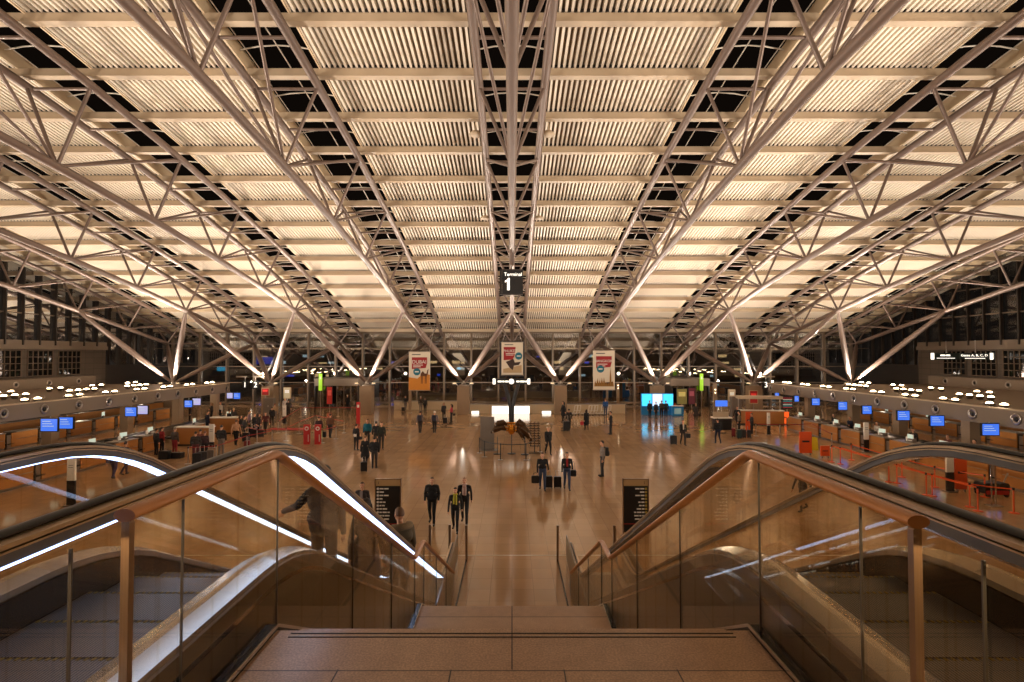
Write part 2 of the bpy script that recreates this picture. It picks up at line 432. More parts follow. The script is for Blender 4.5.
for k, (y, nm) in enumerate(((28.6,'nearest'),(39.2,'middle'),(50.6,'farthest'))):
    for sx, sd in ((-1,'left'),(1,'right')):
        z = zR(y)-.38
        o = thing('loudspeaker', 'round cream loudspeaker bowl under the roof %s of the central truss, %s pair' % (sd, nm), 'loudspeaker', (sx*1.95, y, z), 0, 'round loudspeakers beside the central truss')
        MB().lathe([(.0,-.3),(.3,-.3),(.36,-.24),(.2,-.06),(.08,.0),(0,.0)], n=18).build('bowl', CREAM, o); MB().tube([(0,0,-.02),(0,0,.42)], .03, 8).build('hanger', CREAM, o)
# branching columns
CY = 58.0
bc = thing('branching_column', '', 'column')
MB().rbox(-.64, .64, -.64, .64, 0, 3.02, .12).build('pier', CONC, bc)
hd = MB().ball((0,0,3.3), .26, 12, 8); hd.lathe([(.0,3.0),(.5,3.0),(.5,3.1),(.2,3.2),(.0,3.2)], n=16); hd.build('steel_joint', STEELB, bc)
for sx in (-1, 1):
    for yt in (ST[-3], ST[-1]):
        a = Vector((sx*.12, (.1 if yt > CY else -.1), 3.38)); b = Vector((sx*S/2, yt-CY, zL(yt)))
        rr = [.07, .13, .2, .25, .27, .25, .2, .12]; pts = [a.lerp(b, k) for k in (0, .04, .15, .32, .5, .7, .88, 1)]
        MB().tube(pts, rr, 14).build('strut', STEEL, bc)
    lm = MB(); lm.tube([(sx*.55, -.5, 3.02), (sx*.75, -.62, 3.25)], .05, 8); lm.box(sx*.9-.22, sx*.9+.22, -.9, -.62, 3.2, 3.32); l = lm.build('floodlight', STEELB, bc)
    MB().box(sx*.9-.16, sx*.9+.16, -.82, -.7, 3.32, 3.335).build('lens', mat('flood_lens', (255,225,180), .4, emit=3.5, ecol=(255,222,170)), l)
cn = ['leftmost concrete pier with four splayed steel struts, at the left bulkhead', 'concrete pier with splayed steel struts, second from the left', 'concrete pier with splayed steel struts, third from the left, beside the dark revolving door',
      'concrete pier with four splayed struts just left of the centre sign mast', 'concrete pier with four splayed struts just right of the centre sign mast', 'concrete pier with splayed steel struts behind the blue kiosk', 'concrete pier with splayed steel struts, second from the right', 'rightmost concrete pier with four splayed steel struts, at the right bulkhead']
for k in range(8):
    o = bc if k == 0 else copy_tree(bc)
    move(o, ((k-3.5)*S, CY, 0), 0, cn[k], 'branching columns in the far row')

# ------------------------------------------------------------------ signs under the roof
sg = thing('hanging_sign', 'black square Terminal 1 sign hanging under the central roof truss', 'sign', (-.05, 39, 0))
MB().box(-.66, .84, -.12, .12, 10.72, 12.42).build('sign_panel', BLKP, sg)
MB().box(-.84, -.68, -.2, .16, 10.66, 12.48).build('side_fin', mat('sign_fin', (40,33,28), .4), sg)
MB().box(-.68, .86, -.14, .14, 10.64, 10.72).box(-.68, .86, -.14, .14, 12.42, 12.5).build('sign_frame', mat('sign_edge', (58,48,42), .4), sg)
MB().tube([(.0,0,12.45),(.0,0,12.85)], .06, 8).build('hanger', STEEL, sg)
text('Terminal', .36, SCREENW, sg, (.12, -.13, 12.12)); MB().poly([(-.3,10.98),(-.12,10.98),(-.12,11.86),(-.24,11.86),(-.3,11.74),(-.46,11.66),(-.46,11.54),(-.3,11.6)], -.14, -.12).build('numeral', SCREENW, sg)

def banner(x, y, zc, w, h, word, label, art, frame=False):
    t = thing('poster', label, 'poster', (x, y, zc), 0, 'destination banners')
    MB().box(-w/2, w/2, -.03, .03, -h/2, h/2).build('poster_sheet', mat('poster_paper', (225,212,190), .6), t)
    MB().tube([(-w/2-.05,0,h/2+.03),(w/2+.05,0,h/2+.03)], .04, 8).tube([(-w/2-.05,0,-h/2-.03),(w/2+.05,0,-h/2-.03)], .04, 8).build('rail', STEELB, t)
    if frame: MB().box(-w/2-.14, w/2+.14, .04, .1, -h/2-.18, h/2+.16).build('backing_frame', BLKP, t)
    hg = MB(); zt = zL(y)-zc
    hg.tube([(-w/2+.1,0,h/2+.03),(0 if abs(x) < 1 else (-1 if x > 0 else 1)*(abs(x)-S)*(-1),0,zt)], .018, 5)
    hg.tube([(w/2-.1,0,h/2+.03),(0 if abs(x) < 1 else (-1 if x > 0 else 1)*(abs(x)-S)*(-1),0,zt)], .018, 5); hg.build('hanger', STEELB, t)
    MB().poly([(-w*.36,h*.14),(w*.36,h*.2),(w*.36,h*.36),(-w*.36,h*.36)] if word != 'PHUKET' else [(-w*.4,h*.0),(w*.1,h*.06),(w*.16,h*.36),(-w*.4,h*.36)], -.045, -.03).build('red_panel', mat('poster_red', (160,30,34), .6), t)
    MB().poly([(-w*.36,h*.05),(w*.3,h*.08),(w*.36,h*.2),(-w*.36,h*.16)] if word != 'PHUKET' else [(-w*.4,-h*.05),(w*.0,-h*.03),(w*.1,h*.06),(-w*.4,h*.02)], -.043, -.03).build('red_panel', mat('poster_red', (160,30,34), .6), t)
    text(word, {5:.46,6:.37,7:.34}[len(word)], WHITE, t, (-.02 if word != 'PHUKET' else -.2, -.06, h*.235))
    c = (-w*.12, -h*.02) if word != 'PHUKET' else (w*.3, h*.08)
    if word == 'BANGKOK': c = (-w*.16, h*.03)
    MB().poly([(c[0]+w*.17*math.cos(a*PI/10), c[1]+w*.17*math.sin(a*PI/10)) for a in range(20)], -.06, -.045).build('badge', mat('poster_teal', (30,110,130), .6), t)
    art(t, w, h)
    hd_ = MB().box(-w*.36, w*.05, -.04, -.03, h*.42, h*.445); hd_.build('header_print', mat('print_grey', (90,84,80), .6), t)
    for k in range(2):
        zz = h*(.155-.045*k); MB().box(-w*.3, w*(.16-.1*k), -.055, -.045, zz-h*.009, zz+h*.009).build('print_line', WHITE, t)
    MB().box(c[0]-w*.09, c[0]+w*.09, -.07, -.06, c[1]-h*.015, c[1]+h*.015).build('badge_print', WHITE, t)
    return t
def art_dubai(t, w, h):
    MB().poly([(-w/2,-h/2),(w/2,-h/2),(w/2,-h*.1),(w*.2,-h*.06),(-w*.1,-h*.2),(-w/2,-h*.16)], -.036, -.03).build('desert', mat('poster_sand', (205,130,40), .7), t)
    m = MB(); cx = w*.22; cz = -h*.12
    m.poly([(cx-.35,cz-.02),(cx-.3,cz+.2),(cx-.12,cz+.42),(cx+.05,cz+.2),(cx+.22,cz+.18),(cx+.3,cz+.5),(cx+.42,cz+.62),(cx+.4,cz+.48),(cx+.34,cz+.1),(cx+.2,cz-.08)], -.044, -.037)
    for lx in (-.28, -.18, .08, .18): m.poly([(cx+lx,cz),(cx+lx+.07,cz),(cx+lx+.05,cz-.75),(cx+lx,cz-.75)], -.044, -.037)
    m.build('camel_figure', mat('poster_brown', (96,56,24), .7), t)
def art_phuket(t, w, h):
    MB().poly([(-w*.42,-h*.44),(w*.44,-h*.44),(w*.44,-h*.2),(-w*.42,-h*.32)], -.036, -.03).build('beach', mat('poster_beach', (190,160,120), .7), t)
    MB().poly([(-w*.3,-h*.1),(-w*.1,-h*.05),(w*.05,h*.0),(w*.12,-h*.12),(w*.4,-h*.1),(w*.3,-h*.2),(w*.08,-h*.22),(w*.02,-h*.36),(-w*.12,-h*.28)], -.044, -.037).build('boat_figure', mat('poster_dark', (60,42,34), .7), t)
def art_bangkok(t, w, h):
    m = MB(); rr = random.Random(3)
    for k in range(9):
        x = -w*.4+w*.8*k/8; hh = h*(.1+.22*rr.random())
        if k == 7: hh = h*.5
        m.poly([(x-.1,-h*.42),(x+.1,-h*.42),(x+.07,-h*.42+hh*.5),(x+.02,-h*.42+hh*.8),(x,-h*.42+hh),(x-.02,-h*.42+hh*.8),(x-.07,-h*.42+hh*.5)], -.044-.002*k, -.037)
    m.build('temple_spires', mat('poster_ochre', (150,104,40), .7), t)
    MB().poly([(-w*.42,-h*.42),(w*.42,-h*.42),(w*.42,-h*.3),(-w*.42,-h*.34)], -.042, -.03).build('trees', mat('poster_olive', (84,56,30), .7), t)
def bx(px0, px1, py0, py1, Y):
    a = onY(px0, py0, Y); b = onY(px1, py1, Y); return (a.x+b.x)/2, (a.z+b.z)/2, b.x-a.x, a.z-b.z
for word, lab, px, art, fr in (('DUBAI','hanging DUBAI travel banner with camel and dunes, left of centre',(409,430,352,390),art_dubai,False),
                       ('PHUKET','hanging PHUKET travel banner with boat on beach, at the centre',(501.5,523,342.5,374.7),art_phuket,True),
                       ('BANGKOK','hanging BANGKOK travel banner with temple spires, right of centre',(593,614.8,350.8,389.5),art_bangkok,False)):
    x, z, w_, h_ = bx(*px, 50.5); banner(x, 50.5, z, w_, h_, word, lab, art, fr)
# direction sign on its Y mast
ms = thing('signpost', 'dark Y-shaped mast carrying a lit direction sign strip in the hall centre', 'sign', (-.05, 49.6, 0))
x0, z0, w0, h0 = bx(492.7, 529.5, 378.6, 384.2, 49.6)
MB().box(-w0/2, w0/2, -.12, .12, z0-h0/2, z0+h0/2).build('sign_panel', BLKP, ms)
MB().box(-w0/2-.02, -w0/2+.22, -.14, .1, z0-h0/2, z0+h0/2).build('end_plate', SCREENW, ms); MB().box(w0/2-.22, w0/2+.02, -.14, .1, z0-h0/2, z0+h0/2).build('end_plate', SCREENW, ms)
MB().lathe([(0,-.02),(.24,-.02),(.24,.02),(0,.02)], (0,-.14,z0), 20, 'y').build('clock_face', SCREENW, ms)
for x_, ws in ((-1.25, (.35,.18,.3)), (.45, (.28,.4,.2))):
    for w_ in ws: MB().box(x_, x_+w_, -.14, -.12, z0-.07, z0+.07).build('printed_word', SCREENW, ms); x_ += w_+.07
m = MB()
for sx in (-1, 1): m.tube([(sx*.62, 0, z0-h0/2), (sx*.3, 0, z0-1.4), (sx*.12, 0, z0-2.3), (sx*.1, 0, 0)], [.17,.2,.15,.13], 8)
m.build('mast', BLKP, ms); MB().lathe([(0,0),(.5,0),(.5,.04),(0,.05)], n=18).build('base_plate', BLKP, ms)

# ------------------------------------------------------------------ staircase
XG = 1.396
st = thing('staircase', 'broad brown granite staircase with a short landing between two glass balustrades', 'staircase', (0,0,0))
MB().box(-XG+.02, XG-.02, 2.79, 3.18, 4.55, 4.7).build('top_step', STEPM, st)
y = 3.18; z = 4.7
for k in range(12):
    z -= 2.2/13; MB().box(-XG+.02, XG-.02, y, y+.36, z-.35, z).build('step', STEPM, st); y += .333
LT2 = y
MB().box(-XG+.02, XG-.02, y, 8.28, 2.2, 2.5).build('landing', tiles('mid_landing_granite', (178,142,110), (70,50,38), 1.4, .35, .34, .009, .08, 9, speck=.2, shift=(0,-.24)), st)
y = 8.28; z = 2.5
for k in range(14):
    z -= 2.5/15; MB().box(-XG+.02, XG-.02, y, y+.36, z-.35, z).build('step', STEPM, st); y += .325
ns = MB()
for yy in (3.145, 3.105): ns.box(-1.27, 1.27, yy-.004, yy+.004, 4.7, 4.703)
ns.build('nosing_groove', mat('dark_groove', (34,28,26), .5), st)
def zstair(y):
    if y < 3.18: return 4.7
    if y < LT2: return 4.7-2.2*(y-3.18)/(LT2-3.18)
    if y < 8.28: return 2.5
    return max(0, 2.5-2.5*(y-8.28)/(12.81-8.28))
def zrail(y):
    P = [(-2,5.72),(3.22,5.716),(7.85,3.38),(8.57,3.38),(13.05,1.1),(17,1.1)]
    return interp(P, y)
for side, sx in (('left', -1), ('right', 1)):
    o = thing('glass_balustrade', '%s glass stair balustrade with bronze handrail' % side, 'balustrade', (.012 if sx > 0 else 0, 0, 0), 0, 'balustrades of the staircase')
    X = sx*XG
    cuts = [-.4, .7, 1.725, 2.31, 3.24, 4.79, 6.34, 7.85, 8.66, 10.1, 11.6, 13.03] if sx < 0 else [-.4, .6, 1.63, 2.2, 3.1, 4.57, 6.15, 7.7, 8.6, 10.1, 11.6, 13.03]
    ye0 = 1.96 if sx < 0 else 1.885
    for a, b in zip(cuts, cuts[1:]):
        g = MB(); n = 4; a2, b2 = a+.008, b-.008
        plate_yz(g, X-.006, X+.006, a2, b2, lambda y: zstair(y)-.1, lambda y: zrail(y)-.02, n); g.build('glass_panel', GLASS, o)
        for yy in (a2, b2): pass
    for c in cuts[1:-1]: MB().box(X-.005, X+.005, c-.003, c+.003, zstair(c)-.05, zrail(c)-.03).build('panel_joint', mat('dark_joint', (70,60,50), .4), o)
    hr = MB()
    pth = [(X,ye0,5.722),(X,3.2,5.716),(X,3.26,5.695)]+[(X,3.26+(7.8-3.26)*k/6,5.695+(3.40-5.695)*k/6) for k in range(1,7)]+[(X,7.88,3.38),(X,8.5,3.38),(X,8.6,3.36)]+[(X,8.6+(13.05-8.6)*k/6,3.36+(1.1-3.36)*k/6) for k in range(1,7)]
    hr.tube(pth, .024, 14, sx=1.65, up=(0,0,1)); hr.build('handrail', BRONZE, o)
    MB().rbox(X-.015, X+.015, ye0+.006, ye0+.034, 4.7, 5.70, .008).build('post', mat('bronze_post', (150,120,92), .3, .8), o)
    ch = MB(); pp = [(-.4,4.7),(3.18,4.7),(LT2,2.5),(8.28,2.5),(12.81,0.02),(13.03,.02)]
    ch.sweep([(X-.03,-.12),(X+.03,-.12),(X+.03,.035),(X-.03,.035)], pp); ch.build('base_channel', mat('dark_channel', (46,44,46), .25, .7), o)
    ch = MB(); ch.sweep([(X-sx*.034-.004,.02),(X-sx*.034+.004,.02),(X-sx*.034+.004,.04),(X-sx*.034-.004,.04)], pp); ch.build('channel_edge', CHROME, o)
    ch = MB(); ch.sweep([(X-.02,-.7),(X+.02,-.7),(X+.02,-.1),(X-.02,-.1)], pp); ch.build('stringer', mat('brown_stringer', (104,76,54), .35, .3), o)
    # floor screen past the foot of the stairs
    f = thing('glass_screen', 'low glass screen with steel end post past the stair foot, %s side' % side, 'balustrade', (0,0,0), 0, 'floor screens at the escalator feet')
    MB().box(X-.006, X+.006, 13.1, 16.6, .08, 1.05).build('glass_panel', GLASS, f)
    MB().rbox(X-.035, X+.035, 16.6, 16.67, 0, 1.1, .01).build('post', mat('bronze_post'), f)
    MB().box(X-.02, X+.02, 13.1, 16.6, 0, .08).build('base_channel', mat('dark_channel'), f)
f = thing('glass_screen', 'short glass screen with steel post on the outer side of the right escalator foot', 'balustrade', (0,0,0), 0, 'floor screens at the escalator feet')
MB().box(3.14, 3.15, 15.6, 16.6, .08, 1.05).build('glass_panel', GLASS, f); MB().rbox(3.09, 3.16, 16.6, 16.67, 0, 1.1, .01).build('post', mat('bronze_post'), f)
for px, nm in ((431, 'outer'), (450.5, 'inner')):
    p = onZ(px, 558, 0)
    f = thing('steel_bollard', 'square steel post at the left escalator foot, the %s of the two' % nm, 'bollard', (p.x, 16.7, 0))
    MB().rbox(-.035, .035, -.035, .035, 0, 1.1, .01).build('post', mat('bronze_post'), f); MB().box(-.07, .07, -.07, .07, 0, .02).build('base_plate', STEELB, f)

# ------------------------------------------------------------------ escalators
SL = .516
def ramp(t, r=.55):
    if t < -r: return 0
    if t > r: return t
    return (t+r)**2/(4*r)
def ze(y): return 4.7-SL*(ramp(y-3.95)-ramp(y-(3.95+4.7/SL)))
EY = [-1.2+.2*k for k in range(0, 86)]           # y samples
def escalator(sx, lit, label):
    o = thing('escalator', label, 'escalator', (0,0,0), 0, 'escalators beside the staircase')
    for nm, xr in (('inner', 1.66), ('outer', 2.98)):
        X = sx*xr; out = sx*(1 if nm == 'outer' else -1)        # direction away from the steps
        path = [(y, ze(y)) for y in EY if y <= 15.5]
        # handrail with newel loop at the foot
        hz = 1.028
        pts = [(X, y, z+hz) for y, z in path if y < 15.3]
        ye = pts[-1][1]; rr = .33
        for k in range(0, 11):
            a = PI/2-PI*k/10; pts.append((X, ye+.1+rr*math.cos(a), hz-rr+rr*math.sin(a)))
        pts.append((X, ye-.8, hz-2*rr))
        MB().tube([(p[0],p[1],p[2]-.012) for p in pts], .015, 12, sx=1.6).build('handrail', BLACK, o)
        def rect(w, lo, hi): return [(X-w,hz+lo),(X+w,hz+lo),(X+w,hz+hi),(X-w,hz+hi)]
        MB().sweep(rect(.075, -.038, -.022), path).build('handrail_guide', GUIDE, o)
        MB().sweep(rect(.056, -.046, -.038), path).build('black_groove', BLKP, o)  # black recessed band between guide and flange
        MB().sweep(rect(.072, -.053, -.046), path).build('guide_flange', GUIDE, o)
        MB().sweep(rect(.06, -.094, -.053), path).build('balustrade_cap', GREYC, o)
        MB().sweep(rect(.062 if nm == 'inner' else .05, -.102, -.094), path).build('light_strip' if lit else 'steel_strip', LED if lit else CHROME, o)
        y0 = -1.2
        while y0 < 15.2:
            y1 = min(y0+2.0, 15.3); g = MB(); plate_yz(g, X-.005, X+.005, y0+.006, y1-.006, lambda y: ze(y)+.27, lambda y: ze(y)+hz-.1, 8); g.build('glass_panel', GLASS, o); y0 += 2.0
            # deck, skirt, cladding
        d0, d1 = X-out*.11, X+out*.11
        a, b = sorted((d0, d1))
        c = MB(); c.sweep([(a,.2),(b,.2),(b,.25),(X+.02,.28),(X-.02,.28),(a,.25)], path); c.build('deck', ESCD, o)
        xi = X-out*.11
        a, b = sorted((xi, xi+out*.02)); c = MB(); c.sweep([(a,-.12),(b,-.12),(b,.21),(a,.21)], path); c.build('skirt', mat('skirt_steel', (86,80,74), .25, .7), o)
        xo = X+out*.1; a, b = sorted((xo, xo+out*.03)); c = MB(); c.sweep([(a,-1.0),(b,-1.0),(b,.22),(a,.22)], [(y, max(z, 1.0)) for y, z in path]); c.build('cladding', ESCP, o)
        c = MB(); c.sweep([(a-.004,.1),(b+.004,.1),(b+.004,.13),(a-.004,.13)], path); c.build('cladding_line', CHROME, o)
    a, b = sorted((sx*1.53, sx*3.1))
    c = MB(); c.sweep([(a,-1.02),(b,-1.02),(b,-.95),(a,-.95)], [(y, max(z, 1.05)) for y, z in [(yy, ze(yy)) for yy in EY if yy <= 15.5]]); c.build('underside', ESCP, o)
    a, b = sorted((sx*1.775, sx*2.865))
    # steps: horizontal treads 0.4 m deep
    y = .9
    while y < 15.0:
        zt = ze(y+.2); zn = ze(y+.6)
        s_ = MB().box(a, b, y+.004, y+.396, zt-.08, zt)
        s_.box(a, b, y+.38, y+.396, min(zt-.02, zn)-.02, zt)
        s_.build('step', TREAD, o)
        y += .4
    MB().box(a, b, y, 15.8, -.02, .012).build('comb_plate', STEELB, o)
    MB().box(a, b, -1.2, .9, 4.66, 4.702).build('comb_plate', STEELB, o)
    if True:
        yl = MB()
        y = .9
        while y < 15.0:
            zt = ze(y+.2)
            for k in range(27): xx = a+.02+(b-a-.04)*k/26; yl.box(xx-.008, xx+.008, y+.37, y+.394, zt, zt+.003)
            y += .4
        yl.build('tread_edge_marking', mat('step_edge', (150,130,70), .6), o)
    return o
escalator(-1, True, 'left escalator with bright white light strips glowing under its black handrails')
escalator(1, False, 'right escalator with unlit steel trim under its black handrails')

# ------------------------------------------------------------------ bulkheads, lamps, check-in halls
def bulkhead(sx, X0):
    side = 'left' if sx < 0 else 'right'
    b = thing('bulkhead', 'long %s ventilation bulkhead with round air nozzles over the check-in desks' % side, 'bulkhead', (0,0,0), 0, 'check-in bulkheads')
    x1 = sx*(WX-.05)
    MB().box(*sorted((sx*X0, sx*(X0+.35))), 14, 57.1, 2.38, 3.3).build('fascia', FASC, b)
    MB().box(*sorted((sx*(X0+.35), x1)), 14, 57.1, 2.6, 3.22).build('roof_slab', mat('slab_paint', (120,100,80), .7), b)
    MB().box(*sorted((sx*(WX-2.4), x1)), 14, 56, 3.22, 4.15).build('rear_duct', FASC, b)
    MB().box(*sorted((sx*(X0-.02), sx*(X0+.4))), 14, 57.1, 3.3, 3.36).build('cap', CREAM, b)
    y = 18.0
    while y < 56.8:
        n = MB(); xx = sx*X0
        pr = [(.0,.1),(.13,.1),(.16,.02),(.2,-.05),(.3,-.05),(.33,0),(.3,.0)]
        n.lathe([(r, sx*(h if r else h)) for r, h in pr], (xx, y, 2.86), 18, 'x'); p = n.build('air_nozzle', STEELB, b)
        MB().lathe([(0,-sx*.03),(.13,-sx*.03),(.13,sx*.02)], (xx, y, 2.86), 14, 'x').build('nozzle_core', BLACK, p)
        y += 2.75 
    y = 30
    while y < 56:
        n = MB(); n.lathe([(r, sx*h) for r, h in ((.13,.05),(.18,-.05),(.27,-.05),(.3,0))], (sx*(WX-2.4), y, 3.7), 14, 'x'); p = n.build('air_nozzle', STEELB, b)
        MB().lathe([(0,-sx*.03),(.14,-sx*.03)], (sx*(WX-2.4), y, 3.7), 12, 'x').build('nozzle_core', BLACK, p); y += 3.4
    return b
bulkhead(-1, 29.8); bulkhead(1, 27.0)
# uplights on the bulkhead roofs
lampm = MB(); lampm.lathe([(.0,0),(.16,0),(.2,.1),(.3,.22),(.32,.26),(.27,.26)], n=14)
lam_body = lampm.mesh('uplight', STEELB)
lens = MB(); lens.ball((0,0,.27), (.18,.18,.08), 14, 10); lens_me = lens.mesh('lens', LAMP)
def uplight(x, y, side, z=3.22):
    o = inst(lam_body, 'uplight', None, (x, y, z)); tag(o, 'round glowing uplight on the %s check-in bulkhead roof' % side, 'lamp', 'uplights on the %s bulkhead' % side)
    inst(lens_me, 'lens', o)
for sx, side, X0 in ((-1,'left',29.8),(1,'right',27.0)):
    y = 24.0
    while y < 56:
        for dy in (0, .95): uplight(sx*(X0+1.0), y+dy, side)
        y += 3.4
    y = 30
    while y < 55:
        for k in range(4): uplight(sx*(X0+5.2), y+k*.85, side)
        y += 6.4
    y = 27
    while y < 56:
        for k in range(2): uplight(sx*(X0+9.0), y+k*1.1, side)
        y += 4.6

COUNTS = {}
def spot(loc, target, power, col=(1,.87,.735), size=2.2, blend=.6, radius=.25, name='uplight_and_fill_spot'):
    l = bpy.data.lights.new(name, 'SPOT'); l.energy = power; l.color = col; l.spot_size = size; l.spot_blend = blend; l.shadow_soft_size = radius
    o = bpy.data.objects.new(name, l); COL.objects.link(o); o.location = loc
    o.rotation_euler = (Vector(target)-Vector(loc)).to_track_quat('-Z', 'Y').to_euler(); return o
def point(loc, power, col=(1,.84,.64), radius=.12):
    l = bpy.data.lights.new('lamp_light', 'POINT'); l.energy = power; l.color = col; l.shadow_soft_size = radius
    o = bpy.data.objects.new('lamp_light', l); COL.objects.link(o); o.location = loc; return o
for sx, X0 in ((-1, 29.8), (1, 27.0)):
    for y in (6, 14, 22, 30, 38, 46, 54):
        spot((sx*(X0+1.2), y, 3.7), (sx*4, y+2, 17), 5200, size=1.7, blend=.9)
        spot((sx*(X0+10), y+3, 3.7), (sx*32, y+3, 16), 2600, size=2.6, blend=.9)
for k in range(8):
    x = (k-3.5)*S
    for yt in (ST[-3], ST[-1]):
        for sx in (-1, 1):
            if yt < CY: spot((x+sx*.9, CY-.8, 3.5), (x+sx*S/2, yt-1, zL(yt)), 900, size=1.0, radius=.12, blend=.8)
    spot((x, CY-1.0, 3.6), (x*.9, 36, 17), 3000, size=1.5, blend=1, radius=.12)
    spot((x, CY-1.4, 3.6), (x, 54, 14), 3200, size=2.3, blend=.8, radius=.12)
    spot((x, CY+1.0, 3.6), (x, 68, 9), 1100, size=2.3, blend=.8, radius=.12)
for x in (-30, -18, -6, 6, 18, 30):
    spot((x, -4, 5.4), (x*.8, 14, 20), 3200, size=2.2, blend=1)  # added fill spots behind the camera, brighten the near roof
for x in (-36, -22, -8, 8, 22, 36):
    spot((x, 71.5, 3.0), (x, 74, 9), 3000, size=2.6, blend=.8, radius=.2)  # added unseen spots outside, brighten the canopy roof beyond the glass

# bulkhead columns
colb = thing('square_column', '', 'column')
MB().rbox(-.32, .32, -.32, .32, 0, 2.6, .06).build('shaft', CONC, colb); MB().box(-.36, .36, -.36, .36, 0, .12).build('plinth', STEELB, colb)
cols = [(-30.3, y, 'left') for y in (22.5, 29, 35.6, 42.6, 49.1, 55.2)]+[(27.5, y, 'right') for y in (20.5, 26.5, 32.5, 38.4, 43.6, 50)]
for i, (x, y, side) in enumerate(cols):
    o = colb if i == 0 else copy_tree(colb)
    k = i % 6; move(o, (x, y, 0), 0, '%s square column under the %s check-in bulkhead, counted from the near end' % ('first' if k == 0 else ORD[k], side), 'columns under the %s bulkhead' % side)

# flight monitors below the bulkheads
def monitor_screen(x, y, z, w, h, lab, m, side):
    o = thing('flight_monitor', lab, 'screen', (x, y, z), 0, 'flight monitors at the %s check-in desks' % side)
    MB().rbox(-w/2-.05, w/2+.05, 0, .12, -h/2-.05, h/2+.05, .02).build('housing', BLKP, o)
    MB().box(-w/2, w/2, -.01, 0, -h/2, h/2).build('screen', m, o)
    ln = MB()
    for k in range(3): ln.box(-w*.4, w*(.1+.1*k), -.016, -.01, h*.28-k*h*.2, h*.33-k*h*.2)
    ln.build('screen_lines', SCREENP, o)
    MB().tube([(0,.08,h/2),(0,.08,max(h/2+.1, 2.45-z))], .03, 8).build('hanger', STEELB, o)
SPLIT = mat('split_screen', (170,170,220), .3, emit=.5, ecol=(180,180,235))
for i, (a, b, c, d, m) in enumerate(((41,57,419,431,SCREENB),(59,72.5,417.5,428.5,SCREENB),(125.5,136,407.5,416,SCREENB),(137.5,147.5,406,414,SPLIT),(184.7,192,400.6,407,SCREENB),(192.7,200.5,398.5,405,SPLIT),(227,232.6,393,398.3,SPLIT),(233.6,240,393,398.8,SCREENB))):
    Y = 540*29.0/(512-(a+b)/2); x, z, w_, h_ = bx(a, b, c, d, Y)
    monitor_screen(x, Y, z, w_, h_, '%s flight monitor under the left bulkhead, %s of its pair, %s pair from near' % ('blue' if m is SCREENB else 'striped', 'left' if i % 2 == 0 else 'right', ORD[i//2]), m, 'left')
for i, (a, b, c, d) in enumerate(((982.4,999,424,435),(930.6,944,416,425.7),(897.7,909.5,411,420),(862.5,871.5,406,413.8),(838.4,847,402,409.7),(812,819.6,398.5,405),(794.5,798.8,396,401.5),(775,779,393,397.8))):
    Y = 540*26.3/((a+b)/2-512); x, z, w_, h_ = bx(a, b, c, d, Y)
    monitor_screen(x, Y, z, w_, h_, 'blue lit flight monitor under the right bulkhead, %s from the near end' % ORD[i], SCREENB, 'right')

# check-in counters
def counter_proto():
    o = thing('check_in_counter', '', 'counter')      # front faces -x side; length along y = 2.4
    MB().box(0, .06, -1.15, .85, .14, 1.08).build('front_panel', WOOD, o)
    MB().box(.02, .08, .87, 1.15, .14, .95).build('side_panel', STEELB, o)
    MB().box(.08, .75, -1.15, .55, .1, 1.05).build('cabinet', mat('counter_grey', (92,80,68), .5), o)
    MB().box(-.04, .85, -1.18, .56, 1.08, 1.13).build('countertop', mat('counter_top', (150,134,116), .35), o)
    MB().box(.03, .7, -1.15, 1.15, 0, .12).build('kick_plate', STEELB, o)
    MB().box(.0, 1.6, .62, 1.12, .32, .4).build('baggage_belt', BLACK, o)
    MB().box(-.015, 0, -1.1, .5, .62, .65).build('trim_strip', STEELB, o)
    return o
cp = counter_proto()
def wk_monitor():
    o = thing('computer_monitor', '', 'monitor')
    MB().rbox(-.25, .25, -.02, .02, .12, .46, .02).build('screen_back', WHITE, o); MB().box(-.04, .04, -.03, .05, 0, .2).build('stand', BLKP, o); MB().box(-.12, .12, -.09, .09, 0, .015).build('foot', BLKP, o)
    MB().box(-.23, .23, -.025, -.02, .14, .44).build('screen', SCREENP, o)
    return o
wk = wk_monitor(); first = [True, True]
ch0 = thing('office_chair', '', 'chair')
MB().rbox(-.24, .24, -.24, .24, .45, .53, .03).build('seat', BLKP, ch0); MB().rbox(-.22, .22, .2, .26, .6, 1.1, .05).build('backrest', BLKP, ch0); MB().tube([(0,0,.1),(0,0,.45)], .03, 8).build('column', STEELB, ch0)
m = MB()
for k in range(5): m.tube([(0,0,.12),(.28*math.cos(k*2*PI/5),.28*math.sin(k*2*PI/5),.05)], .02, 6)
m.build('star_base', STEELB, ch0)
firstch = True
